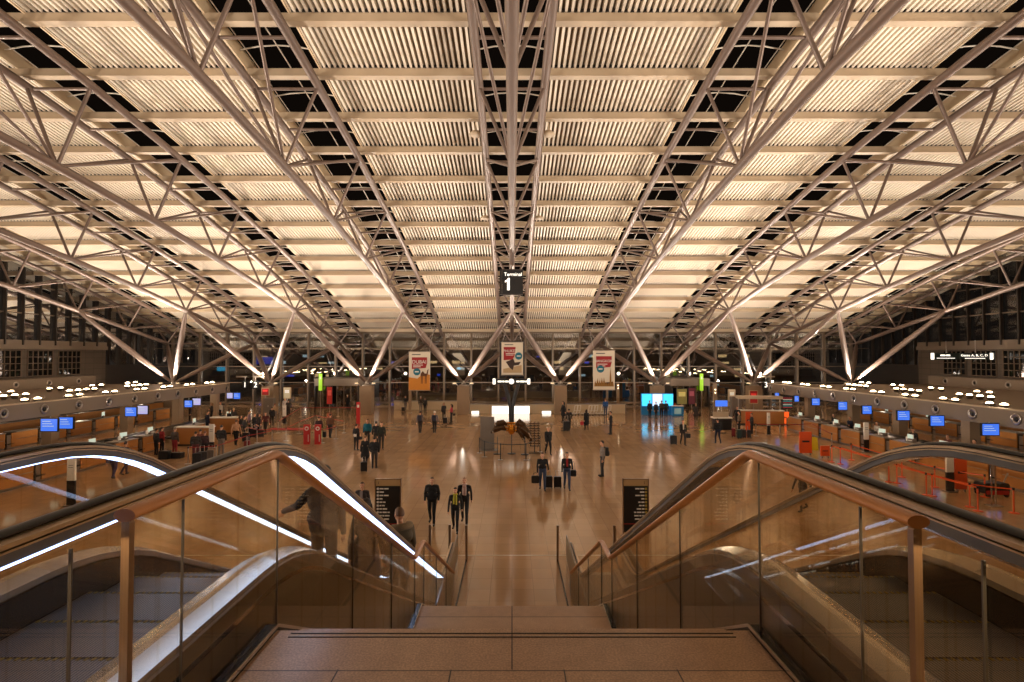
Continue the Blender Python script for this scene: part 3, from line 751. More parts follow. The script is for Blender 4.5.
for sx, side in ((-1,'left'), (1,'right')):
    for row, (xf, ya, n) in enumerate(((23.3, 15.5, 13), (33.5, 20, 14))):
        for k in range(n):
            y = ya+2.45*k
            if side == 'left' and row == 0 and k in (9, 11): continue
            o = cp if first[0] else copy_tree(cp); first[0] = False
            r = 'front' if row == 0 else 'rear'
            move(o, (sx*xf, y, 0), 0 if sx > 0 else PI, 'wooden check-in counter in the %s row on the %s, %s from the near end' % (r, side, ORD[k]), '%s row of check-in counters, %s side' % (r, side))
            if row == 0 or k % 2 == 0:
                o = wk if first[1] else copy_tree(wk); first[1] = False
                move(o, (sx*(xf+.4), y-.4*sx, 1.13), (PI/2+.25*R.uniform(-1,1))*(1 if sx < 0 else -1), 'pale computer monitor standing on a wooden %s-row check-in counter, %s side' % (r, side), 'monitors on the %s %s counters' % (side, r))
            if row == 0 and k % 2 == 1:
                c = ch0 if firstch else copy_tree(ch0); firstch = False
                move(c, (sx*(xf+1.3), y-.4*sx, 0), R.uniform(0, 6), 'black office chair behind the %s check-in counters' % side, 'office chairs behind the %s counters' % side)
    # baggage conveyors behind the counters
    for j, xx in enumerate((25.4, 26.3)):
        o = thing('baggage_conveyor', 'long baggage conveyor behind the %s check-in counters, %s one' % (side, ('inner','outer')[j]), 'conveyor', (0,0,0), 0, 'baggage conveyors')
        a, b = sorted((sx*xx, sx*(xx+.62)))
        MB().box(a, b, 14, 50, .5, .56).build('belt', BLACK, o)
        MB().box(a-.06, a, 14, 50, .4, .72).build('side_rail', STEELB, o); MB().box(b, b+.06, 14, 50, .4, .72).build('side_rail', STEELB, o)
        lg = MB()
        for k in range(13): lg.box(a, a+.08, 14.5+2.9*k, 14.6+2.9*k, 0, .45); lg.box(b-.08, b, 14.5+2.9*k, 14.6+2.9*k, 0, .45)
        lg.build('support_frame', STEELB, o)
    # back office partition behind the rear row
    o = thing('partition_wall', 'low wooden office partition behind the rear %s counters' % side, 'partition', (sx*37, 38, 0))
    MB().box(-.06, .06, -20, 20, 0, 1.3).build('panel', WOOD, o); MB().box(-.08, .08, -20, 20, 1.3, 1.36).build('cap', STEELB, o)
    for y in (22, 30, 38, 46, 54):
        point((sx*32, y, 2.3), 55)
        point((sx*39, y+3, 2.3), 40)

# ------------------------------------------------------------------ far end of the hall
par = thing('parapet_wall', 'low cream parapet at the far end between the centre piers', 'wall', (0, 58.4, 0))
MB().box(-5.9, 12.2, 0, .25, 0, .95).box(-13.6, -5.9, 4.0, 4.25, 0, .95).box(-5.9, -5.65, .25, 4.25, 0, .95).build('wall_panel', mat('cream_render', (206,186,152), .6), par)
MB().box(-5.95, 12.25, -.06, .3, .95, 1.02).box(-13.65, -5.6, 3.94, 4.3, .95, 1.02).build('coping', STEELB, par)
MB().box(-5.9, 12.2, .1, .115, 1.02, 1.65).box(-13.6, -5.7, 4.1, 4.115, 1.02, 1.65).build('glass_rail', GLASS, par)
for a, b, c, d, nm in ((492,509,406,414,'left of the two large'), (513.4,529.5,406,414,'right of the two large'), (471.6,479,411,414,'small leftmost'), (542,551,411,414,'small rightmost')):
    x, z, w_, h_ = bx(a, b, c, d, 58.3)
    o = thing('lit_panel', 'glowing white light panel on the far parapet, %s' % nm, 'light panel', (x, 58.3, z), 0, 'lit panels on the far parapet')
    MB().box(-w_/2, w_/2, -.04, .04, -h_/2, h_/2).build('diffuser', SCREENW, o); MB().box(-w_/2-.06, w_/2+.06, -.02, .08, -h_/2-.06, h_/2+.06).build('frame', STEELB, o)
for side, sx, xa in (('left', -1, (-23.4, -18.2)), ('right', 1, (18.8, 23.4))):
    o = thing('entrance_pavilion', 'dark glazed door pavilion with deep beige header at the far wall, %s side' % side, 'entrance', (0,0,0), 0, 'door pavilions at the far wall')
    MB().box(xa[0], xa[1], 64.0, 68.6, 2.65, 3.5).build('header', FASC, o)
    MB().box(xa[0]+.1, xa[1]-.1, 64.3, 64.33, 0, 2.65).build('glass_front', GLASSD, o)
    d = MB()
    for k in range(7): x = xa[0]+.1+(xa[1]-xa[0]-.2)*k/6; d.box(x-.05, x+.05, 64.2, 64.4, 0, 2.65)
    d.box(xa[0], xa[1], 64.2, 64.4, 0, .15); d.build('door_frame', MIDM, o)
    MB().box(xa[0], xa[0]+.15, 64.0, 68.6, 0, 2.65).box(xa[1]-.15, xa[1], 64.0, 68.6, 0, 2.65).build('side_wall', DARKM, o)
    x = onY(320.5 if sx < 0 else 701.5, 380, 63.8)
    g = thing('vertical_sign', 'slim lit green vertical sign beside the %s door pavilion' % side, 'sign', (x.x, 63.8, 0))
    MB().box(-.2, .2, -.05, .05, 2.1, 4.1).build('sign_panel', GREEN, g); MB().tube([(0,.08,0),(0,.08,4.1)], .05, 8).build('post', STEELB, g)
    MB().box(-.08, .08, -.06, -.05, 3.45, 3.75).build('pictogram', WHITE, g)
    # inner tall posts between hall and glass
pst = [(677,687,389,404,'colourful landscape poster beside the right door pavilion',(150,140,80)),(688.5,695,388,404,'dark poster with pink figure beside the right door pavilion',(110,50,60)),(327,332,387,404,'tall red poster column beside the left door pavilion',(190,50,40)),(750,757.5,391,403,'red and white notice box on the second pier from the right',(150,24,22)),(262,268.5,388.5,395,'red notice box with white label left of the second pier from the left',(160,24,22)),(729,735,390,401,'white framed notice board near the right pier',(190,170,140)),(284,290,388,398,'white framed notice board near the second pier from the left',(200,190,160))]
for i, (a, b, c, d, lab, colr) in enumerate(pst):
    Y = 63.5 if i < 3 else 55.5
    x, z, w_, h_ = bx(a, b, c, d, Y)
    o = thing('poster_stand', lab, 'poster', (x, Y, 0))
    MB().rbox(-w_/2-.06, w_/2+.06, 0, .18, max(0, z-h_/2-.06), z+h_/2+.06, .03).build('housing', BLKP if i < 3 else mat('beige_frame', (190,165,130), .5), o)
    MB().box(-w_/2, w_/2, -.01, 0, z-h_/2, z+h_/2).build('poster_sheet', mat('poster_%d' % i, colr, .5, emit=.12), o)
    MB().box(-w_*.35, w_*.35, -.018, -.01, z, z+h_*.3).build('picture', mat('poster_pic_%d' % i, tuple(min(255, int(v*1.5+30)) for v in colr), .5, emit=.1), o)
    if z-h_/2 > .1: MB().tube([(0,.09,0),(0,.09,z-h_/2)], .05, 8).build('post', STEELB, o)
# kiosk at the right pier
kx = onZ(641.5, 415, 0); kx2 = onZ(673.5, 415, 0)
o = thing('exhibition_stand', 'bright blue promotion stand with three glowing cyan screens', 'kiosk', (0, kx.y, 0))
MB().box(kx.x, kx2.x, 0, .3, 0, 2.25).build('back_wall', BLUEP, o)
w3 = (kx2.x-kx.x)/3
for k in range(3): MB().box(kx.x+w3*k+.05, kx.x+w3*(k+1)-.05, -.04, 0, .95, 2.2).build('screen', SCREENC if k != 1 else mat('pale_blue_screen', (190,215,240), .4, emit=.9, ecol=(190,215,240)), o)
MB().rbox(kx2.x-.4, kx2.x+.75, -1.0, -.5, 0, 1.0, .05).build('counter', BLUEP, o); MB().box(kx2.x-.45, kx2.x+.8, -1.05, -.45, 1.0, 1.05).build('countertop', WHITE, o)
MB().box(kx2.x-.2, kx2.x+.5, -1.02, -1.0, .2, .8).build('counter_picture', mat('counter_pic', (120,150,150), .5, emit=.3), o)
# far luggage trolleys with white hoops
tr0 = thing('luggage_trolley', '', 'trolley')
m = MB()
for sx in (-.3, .3): m.tube([(sx,.5,.12),(sx,-.35,.14),(sx,-.5,.5),(sx*.9,-.58,1.02)], .045, 8)
m.tube([(-.27,-.58,1.02),(.27,-.58,1.02)], .035, 8); m.tube([(-.3,.5,.12),(.3,.5,.12)], .03, 8); m.tube([(-.3,-.45,.45),(.3,-.45,.45)], .025, 8)
m.build('frame', WHITE, tr0); MB().box(-.28,.28,-.34,.48,.15,.17).build('deck', STEELB, tr0)
for sx, sy in ((-.28,-.3),(.28,-.3),(0,.45)): MB().lathe([(0,-.02),(.07,-.02),(.07,.02),(0,.02)], (sx, sy, .07), 12, 'x').build('wheel', BLACK, tr0)
k = 0
for px in (571, 574, 585, 588, 591, 597.5, 601, 604):
    o = tr0 if k == 0 else copy_tree(tr0); p = onZ(px, 414, 0)
    move(o, (p.x, 57.2, 0), .9, 'white luggage trolley parked before the far parapet right of centre', 'luggage trolleys parked at the far parapet'); k += 1
# vertical posts in the hall (thin masts with lights)
for px, lab in ((410, 'slim beige mast below the DUBAI banner'), (618, 'slim beige mast right of the BANGKOK banner'), (715, 'slim beige mast left of the right information screen')):
    p = onZ(px, 413 if px != 715 else 421, 0)
    o = thing('mast', lab, 'mast', (p.x, p.y, 0)); MB().rbox(-.14, .14, -.14, .14, 0, 3.2 if px != 715 else 3.6, .04).build('pole', CONC, o); MB().box(-.2,.2,-.2,.2,0,.05).build('foot', STEELB, o)
    for z in (2.7, 3.0): MB().ball((0,-.16,z), .06).build('lamp_head', mat('small_lamp', (255,230,190), .4, emit=3), o)
# info desk with monitor, right
p = onZ(723, 430, 0)
o = thing('information_desk', 'white-topped dark desk with a blue screen above it near the right pier', 'desk', (p.x, p.y, 0))
MB().box(-.65, .75, 0, .7, 0, .95).build('cabinet', BLKP, o); MB().box(-.75, .8, -.06, .76, .95, 1.05).build('countertop', WHITE, o)
MB().box(-.7, .6, .3, .36, 1.05, 1.5).build('back_panel', CREAM, o); MB().box(-.5, .5, .25, .33, 1.95, 2.45).build('screen', SCREENB, o); MB().tube([(0,.35,1.4),(0,.35,2.0)], .04, 8).build('post', STEELB, o)
p = onZ(737, 421, 0)
o = thing('service_cabinet', 'tall brown service cabinet left of the second pier from the right', 'cabinet', (p.x, p.y, 0))
MB().rbox(-.45, .45, 0, .6, 0, 2.3, .03).build('body', GREYB, o); MB().box(-.06, .06, -.02, 0, 1.2, 1.4).build('lock_plate', STEELB, o)
p = onZ(268, 417, 0)
o = thing('service_cabinet', 'tall brown service cabinet left of the second pier from the left', 'cabinet', (p.x, p.y, 0))
MB().rbox(-.5, .5, 0, .6, 0, 1.9, .03).build('body', GREYB, o); MB().box(-.06, .06, -.02, 0, 1.0, 1.2).build('lock_plate', STEELB, o)
# door number signs 1 2 and 3 on the ends of the bulkheads
for px, d, lab in ((245,'1','white door number 1 on the end of the left bulkhead'),(255.5,'2','white door number 2 left of the second pier from the left'),(766,'3','white door number 3 at the end of the right bulkhead')):
    q = onY(px, 385, 57)
    o = thing('number_sign', lab, 'sign', (q.x, 57, q.z)); MB().box(-.38, .38, 0, .06, -.42, .42).build('sign_panel', BLKP, o); text(d, .8, SCREENW, o, (0, -.02, 0)); MB().tube([(0,.03,.42),(0,.03,.8)], .03, 6).build('hanger', STEELB, o)
    MB().box(-.9, .9, -.1, .15, .8, .95).build('carrier_beam', FASC, o)

# gate direction signs on the right wall
for a, b, t1, cap, lab in ((935, 958, 'Departures', 935, 'dark direction sign high on the right wall, left of the gates sign'), (963, 988.5, 'Gates A, B, C, D', 988, 'dark gates A B C D direction sign high on the right wall')):
    Y = 540*43.5/((a+b)/2-512); x, z, w_, h_ = bx(a, b, 353, 359.5, Y)
    o = thing('direction_sign', lab, 'sign', (x, Y, z), -.35)
    MB().box(-w_/2, w_/2, 0, .12, -h_/2, h_/2).build('sign_panel', mat('dark_green_sign', (24,34,26), .5), o)
    ex = -w_/2 if cap == 935 else w_/2
    MB().box(ex-.12, ex+.12, -.03, .14, -h_/2, h_/2).build('end_plate', SCREENW, o)
    if cap == 988: text(t1, .3, SCREENW, o, (-.12, -.02, .08))
    else:
        for a_, b_ in ((-.5,-.1),(-.04,.3)): MB().box(a_, b_, -.015, 0, .02, .16).build('printed_word', SCREENW, o)
    MB().tube([(0,.06,h_/2),(0,.06,h_/2+1.2)], .03, 6).build('hanger', STEELB, o)
    MB().box(-w_*.35, w_*.3, -.015, 0, -.22, -.17).build('underline', SCREENW, o)

# outside: dark buildings with lit windows
for i, (x0, x1, z1, Y) in enumerate(((-60,-34,9,118),(-32,-6,6.6,122),(-4,24,6.8,120),(27,62,9.5,116))):
    o = thing('building', 'dark building with scattered lit windows outside the far glass wall, %s from the left' % ('first','second','third','fourth')[i], 'building', (0,0,0), 0, 'buildings outside the far glass wall')
    MB().box(x0, x1, Y, Y+10, 0, z1).build('facade', mat('night_facade', (26,24,26), .8), o)
    for k in range(16):
        wx = R.uniform(x0+1, x1-2); wz = R.choice([1.6, 3.0, 4.4, 5.8]); ww = R.choice([.7, 1.0, 1.8])
        c = R.choice([0,0,0,1,2]); mm = (mat('warm_window', (255,215,150), .5, emit=1.2), mat('cool_window', (190,225,235), .5, emit=1.0), mat('blue_window', (40,80,230), .5, emit=1.2))[c]
        MB().box(wx, wx+ww, Y-.06, Y-.02, wz, wz+R.choice([.3,.45,.6])).build('window', mm, o)
for px0, px1, py0, py1, m, lab in ((217,227,366,371,SCREENC,'cyan lit billboard outside behind the second pier from the left'),(254,272,357,364,mat('blue_glow', (20,60,200), .5, emit=.8),'deep blue lit billboard outside, upper left'),(866,876,0,1,None,''),(430,437,0,1,None,'')):
    if m is None: continue
    x, z, w_, h_ = bx(px0, px1, py0, py1, 84)
    o = thing('billboard', lab, 'billboard', (x, 84, 0)); MB().box(-w_/2, w_/2, 0, .3, z-h_/2, z+h_/2).build('lit_face', m, o); MB().tube([(-w_*.3,.2,0),(-w_*.3,.2,z)], .12, 8).build('post', DARKM, o); MB().tube([(w_*.3,.2,0),(w_*.3,.2,z)], .12, 8).build('post', DARKM, o)

# ------------------------------------------------------------------ boards, sculpture, stanchions
for sx, px, lab in ((-1, 388, 'left'), (1, 635.8, 'right')):
    p = onZ(px, 533.5, 0)
    o = thing('information_board', 'black free-standing directory board with white lines, %s of the stairs' % lab, 'board', (p.x, p.y, 0), 0, 'directory boards')
    MB().box(-.43, .43, -.04, .04, .05, 1.9).build('panel', BLKP, o)
    MB().box(-.46, -.43, -.06, .06, 0, 1.93).box(.43, .46, -.06, .06, 0, 1.93).box(-.46, .46, -.06, .06, 1.9, 1.93).build('frame', mat('bronze_post'), o)
    MB().box(-.43, .43, -.05, -.04, 1.68, 1.9).build('header_strip', mat('board_header', (176,140,92), .5), o)
    text('i', .16, BLKP, o, (.3 if sx > 0 else -.33, -.055, 1.79), ext=.003)
    rl = random.Random(5)
    for j in range(10):
        z = 1.58-.118*j; xx = .3
        for q in range(rl.choice((1, 2, 2, 3))):
            ww = rl.uniform(.07, .17); a_, b_ = sorted((sx*xx, sx*(xx-ww))); MB().box(a_, b_, -.046, -.04, z-.022, z+.022).build('printed_word', WHITE, o); xx -= ww+.025
        xi = .36*sx; MB().box(xi-.035, xi+.035, -.046, -.04, z-.035, z+.035).build('pictogram', WHITE if sx < 0 else mat('yellow_pictogram', (190,160,70), .5), o)
    MB().box(-.43, .43, -.045, -.04, .34, .36).build('red_line', RED, o)

p = onZ(487.3, 450, 0)
o = thing('exhibit_board', 'tall plain grey display board left of the golden exhibit', 'board', (p.x, p.y, 0))
MB().box(-.46, .46, -.1, .1, .03, 2.2).build('panel', GREYB, o); MB().box(-.5, .7, -.5, .3, 0, .04).build('base_plate', STEELB, o)
p = onZ(534.5, 453, 0)
o = thing('exhibit_rack', 'dark rack of stacked curved pieces right of the golden exhibit', 'exhibit', (p.x, p.y, 0))
fr = MB()
for sx in (-.24, 0, .24): fr.tube([(sx,0,.45),(sx,0,2.0)], .03, 6)
fr.tube([(0,0,0),(0,0,.5)], .03, 6); fr.tube([(-.3,0,.45),(.3,0,.45)], .03, 6); fr.build('frame', BLKP, o)
for sx in (-.24, 0, .24):
    for k in range(9): MB().tube([(sx-.1,-.02,.6+.16*k),(sx,-.1,.66+.16*k),(sx+.1,-.02,.6+.16*k)], .03, 6).build('curved_piece', DCHR, o)
fr = MB().box(-.35, .35, -.25, -.2, 0, .03).box(-.35, .35, .2, .25, 0, .03).box(-.03, .03, -.25, .25, 0, .03); fr.build('foot', BLKP, o)
p = onZ(511.5, 455.5, 0)
o = thing('engine_sculpture', 'golden aircraft-engine-like sculpture with dark polished curved lobes on thin stands', 'sculpture', (p.x, p.y+.6, 0))
hub = MB().ball((0,0,1.55), (.26,.3,.34), 16, 10); hub.lathe([(0,-.45),(.12,-.44),(.16,-.3),(.2,-.2)], (0,0,1.6), 14, 'y'); hub.build('hub', GOLD, o)
for k in range(9):
    a = 2*PI*k/9+.2; c, s_ = math.cos(a), math.sin(a)
    MB().tube([(c*.2,-.05,1.6+s_*.2),(c*.42,-.08,1.62+s_*.3)], [.06,.05], 8).build('cylinder', GOLD, o)
lobes = [(-1,.35,1.55,1.3,1.35,.2),(-1,.3,1.85,1.1,1.75,.17),(1,.3,1.85,.95,1.5,.2),(1,.35,1.6,1.25,.85,.24),(1,.3,1.4,.85,.75,.15)]
for sx, xa, za, xb, zb, r in lobes:
    pts = [(sx*xa,0,za),(sx*(xa+(xb-xa)*.3),-.1,za+.16),(sx*(xa+(xb-xa)*.65),-.18,(za+zb)/2+.16),(sx*xb,-.1,zb)]
    MB().tube(pts, [r*.5,r,r*1.05,r*.35], 12).build('lobe', DCHR, o)
    for q in range(4):
        t = .2+.2*q; P = Vector(pts[1]).lerp(Vector(pts[3]), t); MB().ball((P.x, P.y-.12, P.z), (.07,.05,.11), 8, 6).build('fin', CHROME, o)
for x, y in ((0,0),(-.9,-.1),(.85,-.3)):
    MB().tube([(x,y,0),(x,y,1.35 if x == 0 else 1.1)], .025, 8).build('stand_pole', BLKP, o); MB().lathe([(0,0),(.26,0),(.26,.03),(0,.04)], (x,y,0), 16).build('stand_foot', BLKP, o)
MB().ball((-.05,-.3,2.0), (.3,.1,.06)).build('gold_top', GOLD, o)  # flattened gold ball, not emissive

def stanchion(x, y, nxt, col, lab, grp, hh=1.0, foot=True):
    o = thing('barrier_post', lab, 'barrier', (x, y, 0), 0, grp)
    MB().lathe([(.0,.035),(.04,.035),(.17,.02),(.18,0),(0,0)], n=16).build('foot', col if col is not BLKP else STEELB, o)
    MB().tube([(0,0,.02),(0,0,hh-.1)], .03, 8).build('pole', col, o); MB().tube([(0,0,hh-.1),(0,0,hh)], .042, 10).build('belt_cassette', BLKP, o)
    if nxt:
        dx, dy = nxt[0]-x, nxt[1]-y; b = MB(); z0, z1 = hh-.08, hh-.03; L = math.hypot(dx, dy); nx, ny = -dy/L*.004, dx/L*.004
        mid = (dx/2, dy/2)
        P = [(0,0,0),(mid[0],mid[1],-.02),(dx,dy,0)]
        for a_, b_ in zip(P, P[1:]):
            b.add([(a_[0]-nx,a_[1]-ny,z0+a_[2]),(b_[0]-nx,b_[1]-ny,z0+b_[2]),(b_[0]-nx,b_[1]-ny,z1+b_[2]),(a_[0]-nx,a_[1]-ny,z1+a_[2]),(a_[0]+nx,a_[1]+ny,z0+a_[2]),(b_[0]+nx,b_[1]+ny,z0+b_[2]),(b_[0]+nx,b_[1]+ny,z1+b_[2]),(a_[0]+nx,a_[1]+ny,z1+a_[2])],
                  [(0,1,2,3),(7,6,5,4),(3,2,6,7),(0,4,5,1)])
        b.build('belt', {id(ORANGE):ORANGE, id(STEELB):mat('dark_red_belt', (150,30,24), .6)}.get(id(col), BLKP), o)
    return o
def chain(pxs, col, lab, grp, closed=False, hh=1.0):
    P = [onZ(a, b, 0) for a, b in pxs]
    for i, q in enumerate(P):
        nx = P[(i+1) % len(P)] if (closed or i+1 < len(P)) else None
        stanchion(q.x, q.y, (nx.x, nx.y) if nx else None, col, lab, grp, hh)
chain([(479.5,453),(484.5,457),(500.5,460),(526,460),(540,452)], BLKP, 'thin dark barrier post with belt around the golden exhibit', 'barrier posts around the golden exhibit')
chain([(278,433),(301,417),(338,416.5),(357,417)], STEELB, 'steel queue post with dark red belt in the far queue line left of the hall', 'far red queue line')
chain([(286,441),(299,433.5),(315,426),(344,433)], STEELB, 'steel queue post with dark red belt in the middle of the left queue lanes', 'middle red queue line')
chain([(336,439),(322,443),(257,443),(240,437)], STEELB, 'steel queue post with red belt in the left queue beside waiting travellers', 'near red queue line')
chain([(188,464),(216,462),(247,450),(272,444)], STEELB, 'steel queue post with red belt in front of the wooden desks, left side', 'desk-front red queue line')
chain([(832,462),(889,482),(926.5,495),(978,511)], ORANGE, 'orange queue post with orange belt in the lane nearest the right escalator', 'inner orange queue line')
chain([(840.5,464),(897,483),(932.4,496),(970,507),(1014,513)], ORANGE, 'orange queue post with orange belt in the middle right lane', 'middle orange queue line')
chain([(851.4,460),(902,477),(935,487),(985,497)], ORANGE, 'orange queue post with orange belt in the outer right lane near the counters', 'outer orange queue line')
chain([(756,436),(780,437),(812,436),(832,448)], STEELB, 'steel queue post with dark belt before the far right desks', 'far right queue line')
# red pillars, totems, orange boards
for px, lab in ((306.5,'left one of two red round-logo display pillars in the queue area'),(317.5,'right one of two red round-logo display pillars in the queue area')):
    p = onZ(px, 444.5, 0); o = thing('display_pillar', lab, 'display', (p.x, p.y, 0))
    MB().rbox(-.22, .22, 0, .12, 0, 1.4, .03).build('panel', RED, o)
    r = MB(); n = 20
    r.poly([(.14*math.cos(2*PI*k/n), 1.12+.14*math.sin(2*PI*k/n)) for k in range(n)], -.012, 0); r.build('round_logo', WHITE, o)
    MB().poly([(.08*math.cos(2*PI*k/n), 1.12+.08*math.sin(2*PI*k/n)) for k in range(n)], -.02, -.012).build('logo_centre', RED, o); MB().box(.1,.14,-.01,0,.2,.7).build('lettering_strip', WHITE, o)
p = onZ(358, 424, 0); o = thing('display_pillar', 'red display pillar with white mark at the corner of the queue lanes', 'display', (p.x, p.y, 0)); MB().rbox(-.17,.17,0,.1,0,2.0,.02).build('panel', RED, o); MB().box(-.1,.1,-.01,0,1.5,1.75).build('white_mark', WHITE, o)
def totem(px, py, h, split, lab, w=.36):
    p = onZ(px, py, 0); o = thing('advertising_totem', lab, 'totem', (p.x, p.y, 0))
    MB().box(-w/2, w/2, 0, .1, split, h).build('poster_panel', WHITE, o); MB().box(-w/2, w/2, 0, .1, .04, split).build('lower_panel', BLKP, o); MB().rbox(-w/2-.05, w/2+.05, -.15, .25, 0, .04, .01).build('base_plate', STEELB, o)
    MB().box(-w*.3, w*.3, -.008, 0, split+(h-split)*.6, split+(h-split)*.62).box(-w*.3, w*.3, -.008, 0, split+(h-split)*.7, split+(h-split)*.72).build('print_lines', BLKP, o)
totem(70, 506, 1.95, 1.05, 'white and black totem seen through the left escalator glass', .32)
totem(951, 492, 2.0, .9, 'white and black totem beside the orange board in the right queue', .33)
totem(284, 424, 1.7, .7, 'white and black totem at the head of the left queue lane', .3)
totem(211, 448, 1.6, .4, 'white totem in front of the wooden desks, left crowd', .33)
totem(769, 435, 1.75, .75, 'white and black totem before the long wooden desk, far right', .22)
totem(867, 452, 1.9, .8, 'white and black totem beside the right counters, middle distance', .3)
def oboard(px0, px1, pyt, pyb, lab, m=ORANGE):
    p = onZ((px0+px1)/2, pyb, 0); w_ = (px1-px0)*p.y/F; h_ = (pyb-pyt)*p.y/F
    o = thing('notice_board', lab, 'board', (p.x, p.y, 0)); MB().rbox(-w_/2, w_/2, 0, .08, .12, h_, .03).build('panel', m, o); MB().box(-w_/2+.06,-w_/2+.12,0,.08,0,.14).box(w_/2-.12,w_/2-.06,0,.08,0,.14).build('feet', STEELB, o)
    MB().box(-w_*.3, w_*.3, -.01, 0, h_*.55, h_*.62).build('print_band', BLKP, o)
oboard(956, 967.5, 459, 492, 'tall orange board between white totem and steel arch in the right queue')
oboard(800, 812, 432, 455, 'orange bin-like board at the entrance of the right queue lanes')
oboard(821, 830, 446, 458, 'small orange board on the right queue lane, nearer the escalator')
oboard(746, 752, 412, 432, 'slim orange pillar near the luggage pile on the right')
oboard(778, 789, 412, 425, 'glowing orange wall panel beside the far right desk', mat('orange_glow', (240,90,30), .4, emit=.7))
p = onZ(815, 450, 0); o = thing('safety_stand', 'yellow folding floor stand beside the orange board at the right queue', 'stand', (p.x, p.y, 0))
for s_ in (-1, 1): MB().poly([(-.16,0),(.16,0),(.1,.85),(-.1,.85)], s_*.12-.01, s_*.12+.01).build('leaf', YELLOW, o)
for k, (px, lab) in enumerate(((1012,'left'),(1021,'right'))):
    q = Vector((24.0, 27.2+k*.6, 1.13)); o = thing('paper_tray', 'yellow document tray on the right counter, %s of two' % lab, 'tray', q); MB().box(-.2,.2,-.22,.22,0,.3).build('tray_body', YELLOW, o); MB().box(-.16,.16,-.23,-.2,.1,.2).build('label_slot', WHITE, o)
# steel arch near right
p = onZ(994, 506, 0); o = thing('measuring_frame', 'tall narrow chrome arch standing in the right queue', 'frame', (p.x, p.y, 0))
MB().tube([(-.09,0,0),(-.09,0,1.85),(-.05,0,1.95),(.05,0,1.95),(.09,0,1.85),(.09,0,0)], .03, 10).build('arch', CHROME, o); MB().box(-.25,.25,-.2,.2,0,.03).build('base_plate', STEELB, o)
# wooden long desks
for (px, py, L_, rz, lab) in ((192, 446, 2.4, 0, 'orange-brown wooden service desk left of the crowd'), (222, 434, 2.2, 0, 'orange-brown wooden service desk behind the crowd on the left'), (762, 425, 3.8, -.15, 'long wooden service desk with pale canopy, far right')):
    p = onZ(px, py, 0); o = thing('service_desk', lab, 'desk', (p.x, p.y, 0), rz)
    MB().box(-L_/2, L_/2, 0, .08, .12, 1.25).build('front_panel', WOOD, o); MB().box(-L_/2-.05, L_/2+.05, -.05, .7, 1.25, 1.31).build('countertop', WHITE, o); MB().box(-L_/2, L_/2, .02, .6, 0, .12).build('plinth', BLKP, o); MB().box(-L_/2, -L_/2+.06, .08, .65, .12, 1.25).box(L_/2-.06, L_/2, .08, .65, .12, 1.25).build('side_panel', WOOD, o)
    if px == 762: MB().box(-L_/2, L_/2, .3, 1.4, 2.3, 2.55).build('canopy', CREAM, o); MB().tube([(-L_/2+.1,.8,1.3),(-L_/2+.1,.8,2.3)], .05, 8).tube([(L_/2-.1,.8,1.3),(L_/2-.1,.8,2.3)], .05, 8).build('canopy_post', STEELB, o)
# departure board back right
x, z, w_, h_ = bx(782, 793, 396, 409, 56)
o = thing('departure_board', 'dark departure board with coloured rows under the right bulkhead end', 'screen', (x, 56, 0)); MB().box(-w_/2, w_/2, 0, .15, z-h_/2, z+h_/2).build('housing', BLKP, o)
for k in range(7): MB().box(-w_*.42, w_*.42, -.01, 0, z-h_*.4+k*h_*.12, z-h_*.36+k*h_*.12).build('text_row', mat(('row_red','row_teal','row_white')[k%3], ((170,40,50),(60,150,150),(200,190,170))[k%3], .5, emit=.5), o)
MB().tube([(0,.1,0),(0,.1,z-h_/2)], .06, 8).build('post', STEELB, o)
# red floor mat in the queue
p = onZ(288, 429, 0); o = tag(MB().box(-1.6, 1.6, -.5, .5, 0, .015).build('floor_mat', RED, None, (p.x, p.y, 0)), 'red floor mat at the head of the left queue lane', 'mat')
# vehicle-like dark machine under the totem right
p = onZ(966, 494, 0); o = thing('floor_cleaner', 'low dark and red wheeled machine beside the orange board, right queue', 'machine', (p.x+.9, p.y-.3, 0))
MB().rbox(-.55, .55, -.3, .3, .12, .62, .12).build('body', BLKP, o); MB().rbox(-.5, .5, -.32, .32, .12, .3, .05).build('red_skirt', RED, o); MB().tube([(.5,0,.5),(.75,0,1.0)], .03, 8).build('handle', STEELB, o)
for sx, sy in ((-.4,-.28),(.4,-.28),(-.4,.28),(.4,.28)): MB().lathe([(0,-.03),(.12,-.03),(.12,.03),(0,.03)], (sx,sy,.12), 12, 'y').build('wheel', BLACK, o)

